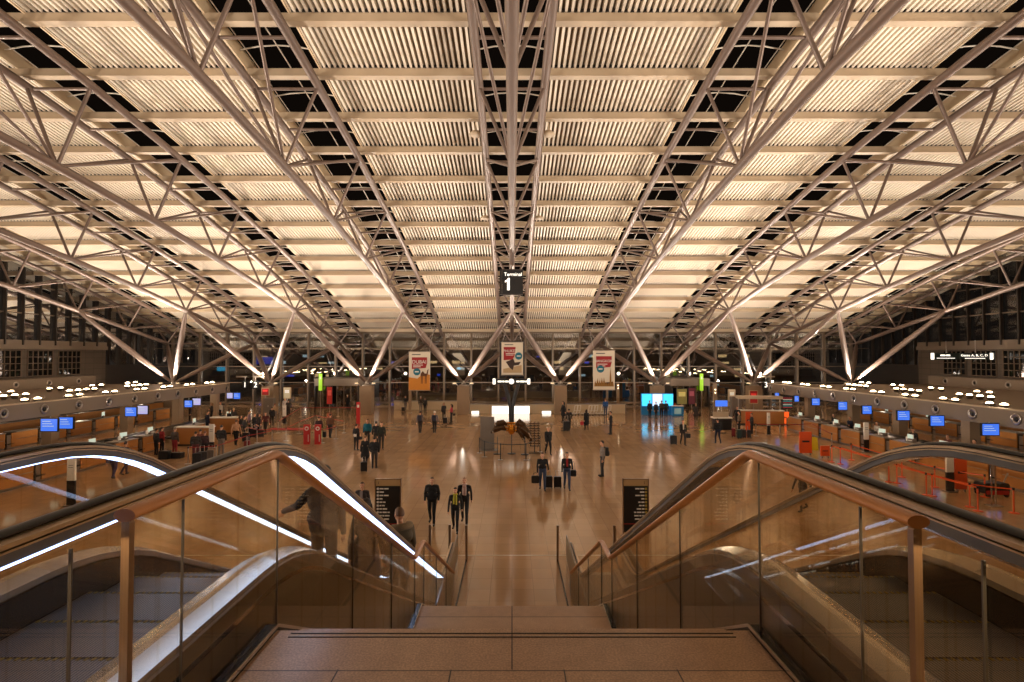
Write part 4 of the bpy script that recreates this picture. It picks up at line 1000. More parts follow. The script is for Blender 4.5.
# ------------------------------------------------------------------ people
def bm_union(caps, balls, vox):
    """caps: (a, b, ra, rb, region); balls: (centre, radii, region) -> one continuous remeshed surface with regions"""
    mb = MB()
    for a, b, ra, rb, reg in caps:
        a, b = Vector(a), Vector(b); d = (b-a); L = max(d.length, 1e-4); d.normalize(); n = 4
        pts = [a-d*ra*math.cos(k*PI/2/n) for k in range(0, n)]+[a+d*L*.5]+[b+d*rb*math.sin(k*PI/2/n) for k in range(0, n+1)]
        rr = [max(.0008, ra*math.sin(k*PI/2/n)) for k in range(0, n)]+[(ra+rb)/2]+[max(.0008, rb*math.cos(k*PI/2/n)) for k in range(0, n+1)]
        mb.tube(pts, rr, 12)
    for c, r, reg in balls: mb.ball(c, r, 16, 12)
    me = mb.mesh('tmp_body', MATS['skin_0'])
    o = bpy.data.objects.new('tmp_body', me); COL.objects.link(o)
    m = o.modifiers.new('r', 'REMESH'); m.mode = 'VOXEL'; m.voxel_size = vox; m.use_smooth_shade = True
    s = o.modifiers.new('s', 'SMOOTH'); s.factor = .5; s.iterations = 2
    bpy.context.view_layer.update()
    out = bpy.data.meshes.new_from_object(o.evaluated_get(bpy.context.evaluated_depsgraph_get()))
    bpy.data.objects.remove(o); bpy.data.meshes.remove(me)
    # region of each face = nearest primitive
    n = len(out.polygons); co = np.empty(n*3); out.polygons.foreach_get('center', co); co = co.reshape(-1, 3)
    best = np.full(n, 1e9); reg_i = np.zeros(n, dtype=np.int32)
    for a, b, ra, rb, reg in caps:
        a = np.array(a); b = np.array(b); d = b-a; t = np.clip(((co-a)@d)/max(1e-9, d@d), 0, 1)
        q = np.linalg.norm(co-(a+t[:, None]*d), axis=1)-(ra+(rb-ra)*t)
        k = q < best; best[k] = q[k]; reg_i[k] = reg
    for c, r, reg in balls:
        r = np.array(r if isinstance(r, (tuple, list)) else (r, r, r)); q = (np.linalg.norm((co-np.array(c))/r, axis=1)-1)*r.min()
        k = q < best; best[k] = q[k]; reg_i[k] = reg
    return out, reg_i, co
SKINR, TOP, LEGS, SHOE = 0, 1, 2, 3
mat('skin_0', (205,150,116), .55); mat('eye_dark', (30,22,20), .3); mat('lips', (160,84,72), .5)
BODY = {}
def make_body(key, legs, arms, coat=None, female=False, lean=0.0, puffy=0.0, child=1.0):
    """legs: [(knee_y, ankle_y, ankle_z)] L,R ; arms: [(elbow, wrist)] offsets from shoulder L,R. Faces +y."""
    caps, balls = [], []
    W = .172 if female else .198
    ly = lean
    hipz, shz = .92, 1.42
    P = lambda x, y, z: (x, y+ly*(z-.9), z)
    # torso
    caps += [(P(-.06,0,.96), P(.06,0,.96), .125+puffy*.5, .125+puffy*.5, LEGS if not coat else TOP), (P(0,0,1.02), P(0,.005,1.2), .118+puffy, .132+puffy, TOP),
             (P(-.075,.0,1.28), P(.075,.0,1.28), .118+puffy, .118+puffy, TOP), (P(-W*.75,-.005,1.4), P(W*.75,-.005,1.4), .062+puffy*.6, .062+puffy*.6, TOP),
             (P(-.09,0,1.06), P(.09,0,1.06), .105+puffy, .105+puffy, TOP)]
    if female: balls += [(P(-.07,.09,1.26), (.06,.06,.06), TOP), (P(.07,.09,1.26), (.06,.06,.06), TOP)]
    caps += [(P(0,-.01,1.42), P(0,.01,1.54), .052, .05, SKINR)]
    # head
    hx = Vector(P(0,.03,1.635))
    balls += [(tuple(hx+Vector((0,-.012,.015))), (.074,.095,.1), SKINR), (tuple(hx+Vector((0,.022,-.05))), (.055,.062,.06), SKINR), (tuple(hx+Vector((0,.055,-.088))), (.026,.022,.02), SKINR),
              (tuple(hx+Vector((0,.092,-.012))), (.013,.022,.022), SKINR), (tuple(hx+Vector((-.076,-.005,-.01))), (.012,.02,.032), SKINR), (tuple(hx+Vector((.076,-.005,-.01))), (.012,.02,.032), SKINR)]
    if coat:
        zc, rb = coat
        for k in range(6):
            z = .98+(zc-.98)*k/5; r = .14+(rb-.14)*k/5
            caps.append((P(-.055,0,z), P(.055,0,z), r, r, TOP))
    for s, (ky, ay, az) in zip((-1, 1), legs):
        h = Vector((s*.09, 0, hipz-.02)); kn = Vector((s*.095, ky, .5+az*.35)); an = Vector((s*.095, ay, .09+az))
        caps += [(tuple(h), tuple(kn), .096, .067, LEGS), (tuple(kn), tuple(an), .066, .047, LEGS), (tuple(kn+(an-kn)*.1), tuple(kn+(an-kn)*.45), .054, .055, LEGS)]
        ft = -.35 if az > .05 else 0
        caps += [(tuple(an+Vector((0,-.03,-.045))), tuple(an+Vector((s*.015,.15,-.05+ft*.15))), .042, .036, SHOE)]
    for s, (el, wr, curl) in zip((-1, 1), arms):
        sh = Vector(P(s*W, 0, shz-.03)); e = sh+Vector(el); w = sh+Vector(wr)
        caps += [(tuple(sh), tuple(e), .056+puffy*.4, .046+puffy*.3, TOP), (tuple(e), tuple(w), .046+puffy*.3, .034+puffy*.15, TOP)]
        d = (w-e).normalized(); side = Vector((1,0,0)) if abs(d.x) < .8 else Vector((0,1,0)); nrm = d.cross(side).normalized(); wid = nrm  # hand spreads front-back
        palm = w+d*.07
        caps += [(tuple(w+d*.01), tuple(palm), .026, .03, SKINR), (tuple(w+d*.03+wid*.022), tuple(palm+wid*.024), .018, .016, SKINR), (tuple(w+d*.03-wid*.022), tuple(palm-wid*.024), .018, .016, SKINR)]
        inw = Vector((-s,0,0)) if abs(d.x) < .8 else Vector((0,0,-1))
        for q, ln in ((-1.5,.07),(-.5,.082),(.5,.078),(1.5,.062)):
            f0 = palm+wid*q*.021; f1 = f0+(d*(1-curl*.4)+inw*curl*.5).normalized()*ln*.55; f2 = f1+(d*(1-curl*.9)+inw*curl).normalized()*ln*.5
            caps += [(tuple(f0), tuple(f1), .0095, .0088, SKINR), (tuple(f1), tuple(f2), .0088, .0075, SKINR)]
        t0 = w+d*.03+wid*.03; t1 = t0+(d*.6+wid*.55+inw*.25).normalized()*.04; caps += [(tuple(t0), tuple(t1), .012, .0105, SKINR), (tuple(t1), tuple(t1+(d*.85+wid*.1+inw*.3).normalized()*.03), .0105, .009, SKINR)]
    me, reg, co = bm_union(caps, balls, .0105)
    # face details
    rel = co-np.array(hx)
    for s in (-1, 1):
        k = (np.abs(rel[:,0]-s*.03) < .013) & (np.abs(rel[:,2]-.012) < .007) & (rel[:,1] > .05); reg[k & (reg == 0)] = 4
    k = (np.abs(rel[:,0]) < .024) & (np.abs(rel[:,2]+.055) < .007) & (rel[:,1] > .05); reg[k & (reg == 0)] = 5
    me.materials.clear()
    for _ in range(6): me.materials.append(MATS['skin_0'])
    me.polygons.foreach_set('material_index', reg.astype(np.int32)); me.polygons.foreach_set('use_smooth', [True]*len(me.polygons)); me.name = 'person_body_'+key
    BODY[key] = (me, hx)
down = lambda s, y=0.0, x=.04: ((s*x, y-.02, -.28), (s*(x+.01), y*1.4+.03, -.53), .35)
make_body('stand', [(.02,0,0),(.03,.02,0)], [down(-1), down(1)])
make_body('walk', [(.2,.2,0),(-.02,-.3,.09)], [down(-1,-.14), down(1,.16)], lean=.04)
make_body('walk_puffy', [(.17,.18,0),(0,-.24,.07)], [((-.06,-.03,-.27),(-.05,.09,-.48),.4), ((.06,.0,-.27),(.05,.12,-.48),.4)], puffy=.026, lean=.03)
make_body('pull', [(.16,.15,0),(-.02,-.24,.07)], [((-.06,-.1,-.26),(-.1,-.24,-.48),.9), down(1,.12)], lean=.05)
make_body('stand_puffy', [(.01,-.02,0),(.03,.04,0)], [((-.05,0,-.27),(-.03,.1,-.48),.5), ((.05,0,-.27),(.04,.06,-.5),.4)], puffy=.026)
make_body('phone', [(.02,0,0),(.05,.06,0)], [((-.04,-.02,-.27),(.06,.22,-.22),.9), down(1)])
make_body('coat', [(.14,.12,0),(0,-.2,.06)], [down(-1,-.08), down(1,.1)], coat=(.62,.2), female=True)
make_body('woman', [(.02,0,0),(.04,.03,0)], [((-.04,-.02,-.27),(.03,.2,-.26),.7), down(1)], female=True, puffy=.01)
make_body('rail', [(.02,0,0),(.03,.02,0)], [((-.2,.08,-.2),(-.42,.2,-.3),.7), down(1)], puffy=.03)
HAIR = {}
def hair_mesh(key):
    m = MB(); n, k = 20, 12; r = (.0785,.1,.105) if key != 'crop' else (.0765,.0975,.1025)
    rows = []
    for i in range(k+1):
        a = PI/2-i*PI/k*(.62 if key == 'short' else .66); row = []
        for j in range(n):
            t = 2*PI*j/n; y = math.sin(t)
            amin = .5 if y > .25 else (-.55 if key != 'crop' else -.3)
            if y > -.2 and y <= .2: amin = -.12
            aa = max(a, amin)
            wob = 1+.02*math.sin(7*t+i)
            row.append((r[0]*math.cos(aa)*math.cos(t)*wob, r[1]*math.cos(aa)*y*wob-.012, r[2]*math.sin(aa)*wob+.018))
        rows.append(row)
    vs = [v for row in rows for v in row]
    m.add(vs, [(i*n+j, (i+1)*n+j, (i+1)*n+(j+1)%n, i*n+(j+1)%n) for i in range(k) for j in range(n)], True)
    if key == 'long':
        m.tube([(0,-.06,.05),(0,-.1,-.05),(0,-.1,-.16),(0,-.085,-.24)], [.07,.085,.075,.04], 12, sx=1.2)
        for s in (-1,1): m.tube([(s*.07,-.01,.03),(s*.082,-.02,-.07),(s*.075,-.03,-.17)], [.02,.03,.02], 8)
    if key == 'bun': m.ball((0,-.13,.06), .04, 10, 8)
    if key == 'cap': m.ball((0,-.01,.05), (.09,.11,.075)); m.box(-.05,.05,.07,.16,.02,.03)
    return m.mesh('hair_'+key, MATS['skin_0'])
for k in ('short','long','bun','cap','crop'): HAIR[k] = hair_mesh(k)
def cmat(c, pre='cloth', rough=.8):
    return mat('%s_%d_%d_%d' % (pre, *c), c, rough)
BLK, CHAR, NAVY, GREY, JEAN = (18,17,19), (46,41,40), (30,34,54), (120,108,98), (54,66,92)
def person(px, py, pose, rz, top, bottom, label, hair='short', hcol=(40,28,20), sc=1.0, shoe=(26,22,20), extra=(), pos=None, z=0, group=None, skin=(205,150,116)):
    me, hx = BODY[pose]
    p = Vector(pos) if pos else onZ(px, py, z)
    o = inst(me, 'person', None, p, rz); o.scale = (sc, sc, sc)
    for i, m in enumerate((cmat(skin, 'skin', .55), cmat(top), cmat(bottom), cmat(shoe, 'shoe', .5), MATS['eye_dark'], MATS['lips'])):
        o.material_slots[i].link = 'OBJECT'; o.material_slots[i].material = m
    tag(o, label, 'person', group)
    if hair:
        h = inst(HAIR[hair], 'cap' if hair == 'cap' else 'hair', o, hx); h.material_slots[0].link = 'OBJECT'; h.material_slots[0].material = cmat(hcol, 'hair', .7)
    for e in extra:
        m = MB()
        if e[0] == 'scarf':
            m.tube([(.07*math.cos(a*PI/6), .06*math.sin(a*PI/6)+.02, 1.48) for a in range(13)], .03, 8); m.tube([(.04,.1,1.46),(.05,.15,1.3),(.05,.15,1.12)], [.03,.035,.03], 8); m.tube([(-.04,.1,1.46),(-.05,.15,1.3),(-.05,.15,1.1)], [.03,.035,.03], 8); m.build('scarf', cmat(e[1]), o)
        if e[0] == 'furhood':
            m.tube([(.14*math.cos(a*PI/8), -.06-.1*math.sin(a*PI/8), 1.46+.02*math.sin(a*PI/8)) for a in range(-1,10)], .055, 10); m.build('fur_hood', mat('fur_trim', (120,100,74), .95, noise=(60,.4)), o)
        if e[0] == 'shirt': m.poly([(-.04,1.1),(.04,1.1),(.05,1.45),(-.05,1.45)], .135, .155); m.build('shirt_front', cmat(e[1]), o)
        if e[0] == 'hem': m.tube([(-.1,0,1.0),(.1,0,1.0)], .15, 14); m.build('light_hem', cmat(e[1]), o)
    return o
def off(p, rz, dx, dy): c, s = math.cos(rz), math.sin(rz); return Vector((p.x+dx*c-dy*s, p.y+dx*s+dy*c, p.z))
def suitcase_proto():
    o = thing('suitcase', '', 'suitcase')
    MB().rbox(-.22, .22, -.13, .13, .07, .68, .05).build('shell', BLKP, o)
    h = MB(); h.tube([(-.1,.1,.66),(-.1,.1,1.0),(.1,.1,1.0),(.1,.1,.66)], .012, 6); h.build('telescopic_handle', STEELB, o)
    rb = MB()
    for k in range(5): rb.box(-.17+.08*k, -.15+.08*k, -.137, .137, .1, .64)
    rb.build('ribs', mat('case_ribs', (40,36,36), .5), o)
    for sx in (-.18, .18):
        for sy in (-.09, .09): MB().lathe([(0,-.015),(.035,-.015),(.035,.015),(0,.015)], (sx,sy,.035), 10, 'x').build('wheel', BLACK, o)
    return o
sp0 = suitcase_proto(); sfirst = [True]
def suitcase(x, y, rz, label, sc=1.0, colr=None, tilt=0):
    o = sp0 if sfirst[0] else copy_tree(sp0); sfirst[0] = False
    move(o, (x, y, 0), rz, label); o.scale = (sc, sc, sc)
    if colr:
        for c in o.children:
            if c.name.startswith('shell'): c.material_slots[0].link = 'OBJECT'; c.material_slots[0].material = cmat(colr, 'case', .5)
    return o
def bag(x, y, z, label, colr=BLK, w=.34, h=.24, d=.14, strap=.22, rz=0):
    o = thing('shoulder_bag', label, 'bag', (x, y, z), rz)
    MB().rbox(-w/2, w/2, -d/2, d/2, 0, h, min(.05, h*.3)).build('bag_body', cmat(colr, 'leather', .5), o)
    MB().tube([(-w*.3,0,h-.01),(-w*.25,0,h+strap*.7),(0,0,h+strap),(w*.25,0,h+strap*.7),(w*.3,0,h-.01)], .012, 6).build('strap', cmat(colr, 'leather', .5), o)
    return o
def backpack(p, label, colr=BLK):
    o = thing('backpack', label, 'bag', off(p.location, p.rotation_euler.z, 0, -.21*p.scale[0]), p.rotation_euler.z); o.location.z = p.location.z+1.0*p.scale[0]
    MB().rbox(-.15, .15, -.08, .06, 0, .46, .07).build('main_pocket', cmat(colr, 'leather', .6), o); MB().rbox(-.11, .11, -.13, -.08, .04, .24, .04).build('front_pocket', cmat(colr, 'leather', .6), o)
    for s in (-.09, .09): MB().tube([(s,.05,.42),(s,.16,.47),(s,.28,.44)], .018, 6).build('strap', cmat(colr, 'leather', .6), o)
    return o
TO, AW = PI, 0.0      # towards the camera, away
person(432, 524, 'walk_puffy', TO, BLK, BLK, 'man in black puffy jacket walking towards the stairs, left of the pair with the boy', 'crop', (90,70,56))
person(455.3, 531.5, 'walk', TO, (34,34,32), BLK, 'boy in dark clothes with long yellow scarf walking towards the stairs', 'short', (36,26,20), .9, extra=[('scarf',(190,180,60))])
person(464.5, 524, 'walk', TO, BLK, BLK, 'adult with light pink patterned shirt front walking behind the boy with yellow scarf', 'crop', (150,110,80), extra=[('shirt',(190,150,140)),('scarf',(200,170,160))])
p = person(542.5, 490, 'pull', TO, BLK, JEAN, 'man in black sweater and jeans carrying bags on both sides, centre of the hall', 'short', (60,46,36))
suitcase(p.location.x+.3, p.location.y+.35, 0, 'black and white cabin suitcase pulled by the man in black sweater', .85)
bag(p.location.x-.34, p.location.y-.05, .34, 'black travel bag in the hand of the man in black sweater', w=.36, h=.34, strap=.14)
p = person(567, 489.5, 'pull', TO, BLK, JEAN, 'person in dark jacket over red pullover and jeans, walking beside the man in black sweater', 'short', (30,22,18), extra=[('shirt',(150,30,30))])
suitcase(p.location.x-.42, p.location.y+.3, 0, 'black suitcase with pale edge left of the person in red pullover', .8)
bag(p.location.x+.3, p.location.y-.02, .62, 'black shoulder bag on the person in red pullover', w=.26, h=.3, strap=.4)
person(548.2, 454.5, 'walk', TO+.25, BLK, BLK, 'man in long black jacket walking alone just right of the golden exhibit', 'short', (150,120,90))
p = person(602.5, 476.5, 'stand', PI/2, (130,118,110), CHAR, 'young man in grey jacket with black backpack standing sideways, right of centre', 'short', (24,18,14), 1.06)
backpack(p, 'black backpack worn by the young man in the grey jacket')
person(611, 434.5, 'phone', PI/2, BLK, BLK, 'person in black standing sideways before the far parapet', 'short', (26,20,18), 1.05)
p = person(586.5, 430.4, 'coat', AW+.1, BLK, CHAR, 'woman in black coat with red bag walking away, near the trolleys', 'long', (40,26,20))
bag(p.location.x-.38, p.location.y, .45, 'small red bag held by the woman in black coat near the trolleys', (170,30,40), w=.28, h=.3, strap=.1)
p = person(563.4, 421.5, 'coat', PI/2+.4, BLK, BLK, 'tall woman in long black coat striding left beside the right centre pier', 'long', (24,18,16), 1.08)
q = onZ(566.5, 431.5); suitcase(q.x, q.y, 0, 'large black suitcase standing behind the striding woman in long coat', 1.25)
person(569, 429, 'stand', AW, BLK, BLK, 'person in black behind the large black suitcase near the right centre pier', 'short', (30,24,20), .98)
person(605.5, 416.3, 'stand', AW, (20,76,140), JEAN, 'person in bright blue jacket standing at the far parapet', 'short', (120,84,50), 1.05)
for px, top, hc, lab in ((649.7, BLK, (40,30,24), 'person in black suit at the blue stand, leftmost of four'), (656, (36,30,34), (30,24,20), 'shorter person in dark clothes at the blue stand, second from left'), (661.6, (70,60,52), (90,60,40), 'person in brown-grey jacket at the blue stand, third from left'), (666, (34,46,44), (40,30,22), 'person in dark green jacket at the blue stand, rightmost of four')):
    person(px, 418 if px != 656 else 418.4, 'stand' if px != 661.6 else 'woman', AW if px > 660 else TO+.4, top, BLK, lab, 'short', hc, .95 if px == 656 else 1.0)
p = person(696, 421.4, 'coat', TO-.3, CHAR, BLK, 'woman in dark grey coat with handbag walking left of the slim right mast', 'bun', (150,130,110))
bag(p.location.x+.3, p.location.y, .5, 'dark handbag of the woman in the grey coat', w=.28, h=.26, strap=.12)
p = person(683, 445, 'pull', TO, BLK, CHAR, 'person in black jacket with light shirt pulling a dark case, right side of the hall', 'short', (110,60,36), extra=[('shirt',(200,190,175))])
suitcase(p.location.x-.62, p.location.y+.15, 0, 'dark case pulled by the person in black jacket, right side of the hall', .95)
bag(p.location.x+.36, p.location.y, .5, 'dark bag in the left hand of the person pulling a case', w=.3, h=.3, strap=.1)
person(718, 443.7, 'walk_puffy', AW, BLK, NAVY, 'man in black jacket walking away beside the information desk', 'short', (30,24,20), 1.02)
p = person(356, 450.4, 'woman', AW-.3, BLK, BLK, 'woman in black top with white hem, left edge of the central group', 'bun', (50,34,24), extra=[('hem',(220,205,190))])
bag(p.location.x+.3, p.location.y-.05, .72, 'black handbag beside the woman with the white hem', w=.24, h=.2, strap=.3)
person(367.3, 446, 'stand_puffy', TO, (0,92,110), CHAR, 'person in teal jacket at the back of the group left of centre', 'short', (44,34,26), 1.06)
person(376, 447, 'stand', AW, BLK, CHAR, 'person in black with bun in the group left of centre', 'bun', (20,16,14))
person(381.3, 449.5, 'stand', TO+.3, (40,44,34), CHAR, 'tall person in dark green jacket at the right of the group left of centre', 'short', (50,36,26), 1.04)
person(365, 466.5, 'coat', AW, BLK, CHAR, 'woman in wide black coat at the front of the group left of centre', 'short', (120,84,56), 1.0)
person(374.3, 468.4, 'stand_puffy', AW, BLK, CHAR, 'person in black jacket and dark jeans, front right of the group left of centre', 'short', (40,28,22))
q = onZ(363.8, 471.8); suitcase(q.x, q.y, .3, 'small black suitcase at the feet of the woman in wide black coat', .78)
for px, lab in ((420, 'left one of two people with dark backpacks walking away'), (434.5, 'right one of two people with dark backpacks walking away')):
    p = person(px, 433.4, 'walk', AW, (96,92,100), BLK, lab, 'short' if px < 430 else 'cap', (40,30,26) if px < 430 else (225,215,205), 1.02)
    backpack(p, 'dark blue backpack on the %s' % ('left walker of the pair' if px < 430 else 'right walker wearing a pale cap'), (30,34,52))
person(443.8, 421, 'woman', TO+.5, CHAR, BLK, 'woman in dark coat standing left of the woman in pink jacket', 'long', (50,34,24))
q = onZ(445.3, 423.8); suitcase(q.x, q.y, 0, 'black suitcase standing before the woman in the dark coat', .85)
p = person(451.5, 423, 'woman', PI/2+.3, (170,50,60), BLK, 'woman in pink-red jacket standing beside the left centre pier', 'long', (40,26,20))
bag(p.location.x+.26, p.location.y-.1, .7, 'dark shoulder bag of the woman in pink-red jacket', w=.24, h=.2, strap=.3)
person(420.7, 412, 'stand', AW, (70,56,46), GREY, 'grey-haired person in brown jacket standing before the parapet below the DUBAI banner', 'short', (200,190,180))
person(425.0, 413.2, 'stand', AW-.3, CHAR, BLK, 'person in dark jacket right of the grey-haired person', 'short', (50,38,28))
person(405.4, 410.6, 'walk', AW, BLK, GREY, 'person in black with trolley bag left of the slim mast', 'short', (40,30,24))
q = onZ(403, 411.5); suitcase(q.x, q.y, .5, 'low dark case beside the person left of the slim mast', .7)
person(347.3, 410, 'coat', AW, BLK, BLK, 'person in long black coat with pale hair near the dark doors', 'short', (190,180,165))
q = onZ(349.6, 410.8); suitcase(q.x, q.y, 0, 'dark suitcase beside the person with pale hair', .8)
person(362.6, 411.5, 'stand', PI/2, BLK, CHAR, 'person in black beside the third pier from the left, near the red stroller', 'short', (30,24,20), 1.02)
person(318.8, 440.4, 'stand_puffy', AW, (50,22,26), BLK, 'heavy man in dark maroon jacket walking away in the queue area', 'crop', (50,38,30), 1.0)
p = person(330, 438, 'walk_puffy', AW, (100,64,40), CHAR, 'man in brown jacket walking away with a dark bag in the queue area', 'short', (40,28,20), 1.05)
bag(p.location.x-.45, p.location.y, .06, 'dark travel bag low beside the man in brown jacket', w=.3, h=.42, strap=.3)
crowd = [(265.6,434.5,'walk',PI,(90,44,44),CHAR,'person in maroon jacket facing the queue lanes','short',(60,44,34),1.02),
 (271.8,426,'woman',.5,BLK,BLK,'dark clothed person with pale bag behind the person in maroon jacket','short',(40,30,22),.98),
 (274.5,422,'stand',.2,(170,136,100),GREY,'person in tan coat near the head of the left queue','short',(90,60,40),1.0),
 (285,415.2,'stand',.1,(225,215,205),BLK,'person in white top at the notice board near the second pier','short',(200,180,150),1.04),
 (288.3,416.6,'stand',.1,CHAR,BLK,'person in dark jacket right of the person in white top','short',(40,30,24),1.0),
 (248.8,434,'stand',-1.2,(150,120,130),CHAR,'person in pale lilac shirt at the back of the left queue','short',(50,36,28),1.08),
 (254,436,'stand_puffy',-1.4,BLK,BLK,'person in black jacket beside the lilac shirt in the left queue','short',(120,90,64),1.0),
 (244.3,440,'stand_puffy',-1.2,CHAR,BLK,'person in charcoal jacket at the middle of the left queue','short',(40,28,22),1.02),
 (240.3,437,'woman',-1.4,BLK,BLK,'short woman in black in the middle of the left queue','long',(60,44,30),.95),
 (258.5,435,'woman',-1.5,CHAR,BLK,'woman in dark coat with long hair near the left queue belt','long',(50,34,24),.96),
 (235.8,445.7,'walk',.2,(186,140,104),BLK,'person in tan jacket walking away in the left crowd','bun',(90,60,36),1.03),
 (221,456,'stand_puffy',.05,(30,26,22),GREY,'broad man in dark brown jacket seen from behind, foremost in the left crowd','crop',(40,30,24),1.1),
 (207.2,434,'stand',-.6,NAVY,NAVY,'tall person in navy coat beside the wooden desk','short',(40,30,24),1.06),
 (229,432,'stand',-.5,BLK,BLK,'person in black behind the tan jacket at the desk','short',(36,26,20),1.05),
 (233.5,429,'stand',.5,(60,50,44),BLK,'person in dark brown jacket at the far desk edge','short',(200,170,130),1.02),
 (195.3,461,'stand_puffy',.4,(50,40,34),(90,40,44),'person in dark olive jacket and maroon trousers with luggage, left crowd','short',(50,40,30),1.0),
 (204.5,459,'woman',.3,(60,34,34),BLK,'woman in dark maroon jacket right of the olive jacket, left crowd','short',(120,80,56),.97),
 (200,457,'stand',.1,(120,60,44),CHAR,'person in rust coloured top between the two travellers with luggage','short',(60,44,34),.98),
 (174.5,456,'stand_puffy',-.3,(70,56,46),(140,30,34),'broad person in brown jacket and red trousers at the near end of the left crowd','crop',(120,100,80),1.02),
 (161.5,453,'woman',-.4,(150,36,40),BLK,'person in red top bending over luggage at the near left','short',(60,40,30),.95),
 (156,455,'stand',-.4,CHAR,BLK,'person in charcoal jacket, leftmost of the left crowd','short',(44,34,26),.95),
 (190,423,'stand',2.2,BLK,BLK,'desk clerk in black behind the wooden desk','short',(30,22,18),1.0),
 (211.5,421,'woman',2.4,CHAR,BLK,'desk clerk with light face behind the far wooden desk','long',(130,90,50),1.0),
 (220.5,420,'stand',2.6,(210,200,190),BLK,'desk clerk in white shirt behind the far wooden desk','short',(130,60,40),1.0),
 (113.5,479,'walk',.2,(66,52,92),(60,48,84),'person in purple coat seen under the arch of the left escalator rail','long',(70,44,36),1.0),
 (124.5,475,'walk',-.2,(70,50,60),(52,40,60),'person in dark plum clothes right of the purple coat under the left rail','short',(50,36,30),1.0),
 (803,511,'walk',1.9,CHAR,(60,52,50),'person in dark coat walking right, seen through the right balustrade glass','long',(60,40,30),1.0),
 (737.5,426,'walk',2.5,BLK,BLK,'person in black bending at the information desk, right','short',(30,24,20),1.0),
 (739.5,433,'stand_puffy',1.2,(110,90,70),BLK,'person in beige jacket behind the luggage pile on the right','short',(40,30,26),1.0),
 (752,434,'woman',1.5,CHAR,BLK,'person in dark clothes right of the slim orange pillar','short',(60,44,34),.95)]
for c in crowd:
    person(c[0], c[1], c[2], c[3], c[4], c[5], c[6], c[7], c[8], c[9])
for i, (px, py, sc, rz, cl, lab) in enumerate(((197,465,1.0,.2,BLK,'black upright suitcase before the olive jacket in the left crowd'),(202,464,1.05,.5,CHAR,'charcoal suitcase right of the black upright suitcase, left crowd'),(253,438,1.05,.2,BLK,'large black suitcase below the lilac shirt in the left queue'),(246,442,1.0,.1,BLK,'black suitcase at the front of the left queue'),(261,437.5,.9,.4,CHAR,'dark suitcase near the right end of the left queue'),
    (247,449,.8,.2,(130,30,34),'small red suitcase at the front belt of the left queue'),(733.5,437,1.0,1.2,(120,24,24),'red upright suitcase at the left end of the luggage pile'),(739,438.5,1.0,1.4,(40,60,56),'green-grey suitcase in the luggage pile on the right'),(743.5,438,.95,1.5,CHAR,'charcoal suitcase in the middle of the right luggage pile'),(749,438,.9,1.3,BLK,'black suitcase at the right end of the luggage pile'),(210,460,.9,.3,GREY,'grey suitcase beside the maroon jacket, left crowd'))):
    q = onZ(px, py); suitcase(q.x, q.y, rz, lab, sc, cl)
q = onZ(175, 458); o = bag(q.x, q.y, 0.0, 'large black duffel bag lying on the floor before the red trousers', BLK, w=.95, h=.34, d=.4, strap=.1)
q = onZ(165, 459); o = bag(q.x, q.y, 0.0, 'black soft bag on the floor at the near left of the crowd', BLK, w=.6, h=.5, d=.35, strap=.12)
q = onZ(367, 412)
o = thing('stroller', 'stroller with pink-red seat beside the third pier from the left', 'stroller', (q.x-.5, q.y+.2, 0), .6)
MB().tube([(-.2,.3,.1),(-.2,-.1,.5),(-.2,-.45,1.0),(.2,-.45,1.0),(.2,-.1,.5),(.2,.3,.1)], .018, 6).build('frame', STEELB, o); MB().rbox(-.18,.18,-.25,.2,.4,.75,.08).build('seat', cmat((190,60,60)), o)
for sx, sy in ((-.22,.3),(.22,.3),(-.22,-.3),(.22,-.3)): MB().lathe([(0,-.02),(.1,-.02),(.1,.02),(0,.02)], (sx,sy,.1), 12, 'x').build('wheel', BLACK, o)
for i, (px, py, pose, rz, top, hc, lab) in enumerate(((913,431,'stand',2.0,BLK,(40,30,24),'clerk in black behind the right counters near the fourth monitor'),(948,441,'woman',1.8,(90,40,36),(60,44,34),'clerk in dark red behind the right counters near the second monitor'),(877,424,'stand',1.7,(200,190,180),(40,30,24),'clerk in white shirt behind the right counters below the fifth monitor'),
        (850,421,'woman',1.9,NAVY,(90,60,36),'clerk in navy behind the far right counters'),(834,419,'stand',1.6,BLK,(40,30,24),'clerk in black behind the farthest right counters'),(975,447,'woman',1.5,CHAR,(50,36,28),'clerk in charcoal behind the nearest right counter'))):
    q = onZ(px, py); person(0, 0, pose, rz, top, BLK, lab, 'short', hc, pos=(25.0, q.y*25.0/max(q.x, 1), 0))
pr0 = thing('label_printer', '', 'printer'); MB().rbox(-.16,.16,-.15,.15,0,.22,.04).build('housing', GREYB, pr0); MB().box(-.11,.11,-.17,-.15,.1,.14).build('paper_slot', WHITE, pr0)
tr1 = thing('document_holder', '', 'holder'); MB().box(-.12,.12,-.05,.05,0,.02).build('foot', BLKP, tr1); MB().box(-.1,.1,-.01,.01,.02,.28).build('sheet', WHITE, tr1)
f1 = [True, True]
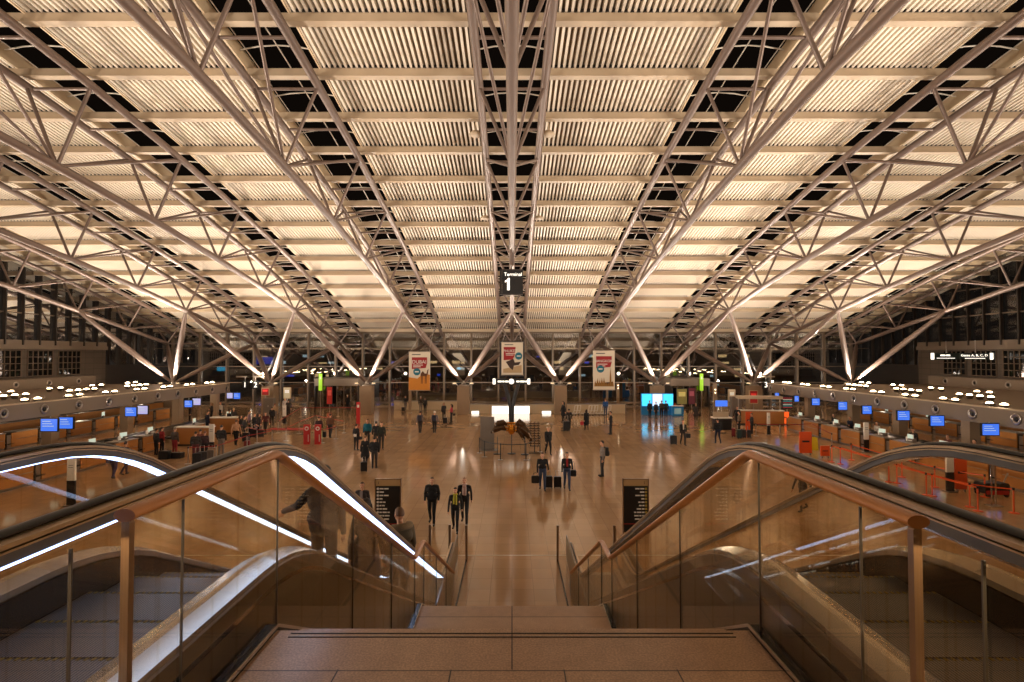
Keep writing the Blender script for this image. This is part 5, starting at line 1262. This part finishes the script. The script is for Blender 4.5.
for sx, side in ((-1,'left'), (1,'right')):
    for k in range(13):
        if side == 'left' and k in (9, 11): continue
        y = 15.5+2.45*k
        for j, pr in enumerate((pr0, tr1)):
            if R.random() < .15 and not f1[j]: continue
            o = pr if f1[j] else copy_tree(pr); f1[j] = False
            move(o, (sx*(23.3+.4), y+sx*(.25+.4*j)-.25*sx*3, 1.13), (PI/2 if sx < 0 else -PI/2)+R.uniform(-.3,.3), ('grey label printer' if j == 0 else 'small white document holder')+' standing on a %s front-row check-in counter' % side, ('label printers' if j == 0 else 'document holders')+' on the %s counters' % side)
# people riding the left escalator
def rider(x, y, *a, **k):
    zz = ze(math.floor((y-.9)/.4)*.4+.9+.2); return person(0, 0, *a, pos=(x, y, zz), **k)
r1 = rider(-2.5, 7.25, 'rail', AW, NAVY, CHAR, 'person in dark navy jacket riding down the left escalator, hand on the outer rail', 'short', (34,26,20), 1.0)
rider(-2.2, 8.2, 'coat', AW, CHAR, CHAR, 'person in dark coat on the left escalator in front of the navy jacket', 'long', (40,28,22), .96)
rider(-1.84, 8.95, 'stand_puffy', AW+.7, (84,70,50), CHAR, 'man with shaved head and fur-trimmed hood on the left escalator', 'crop', (110,80,58), 1.0, extra=[('furhood',)])
person(362, 531, 'phone', TO, (60,54,56), BLK, 'person in dark jacket with pale scarf holding a phone left of the directory board', 'short', (80,54,36), 1.0, extra=[('shirt',(150,140,140))])
# ------------------------------------------------------------------ camera, world, colour
cam = bpy.data.cameras.new('camera'); co = bpy.data.objects.new('camera', cam); COL.objects.link(co)
co.location = (0, 0, H); co.rotation_euler = (PI/2+TH, 0, 0)
cam.sensor_width = 36; cam.lens = 36*F/1024; cam.clip_start = .05; cam.clip_end = 400
scn.camera = co
wd = bpy.data.worlds.new('night'); scn.world = wd; wd.use_nodes = True
wd.node_tree.nodes['Background'].inputs[0].default_value = (.014, .011, .009, 1); wd.node_tree.nodes['Background'].inputs[1].default_value = 1
scn.view_settings.view_transform = 'Standard'; scn.view_settings.look = 'None'; scn.view_settings.gamma = 1; scn.view_settings.exposure = 0.6
try: scn.view_settings.use_curve_mapping = False
except Exception: pass
scn.cycles.max_bounces = 8; scn.cycles.diffuse_bounces = 4; scn.cycles.glossy_bounces = 3; scn.cycles.transparent_max_bounces = 24
scn.cycles.sample_clamp_indirect = 6; scn.cycles.use_denoising = True
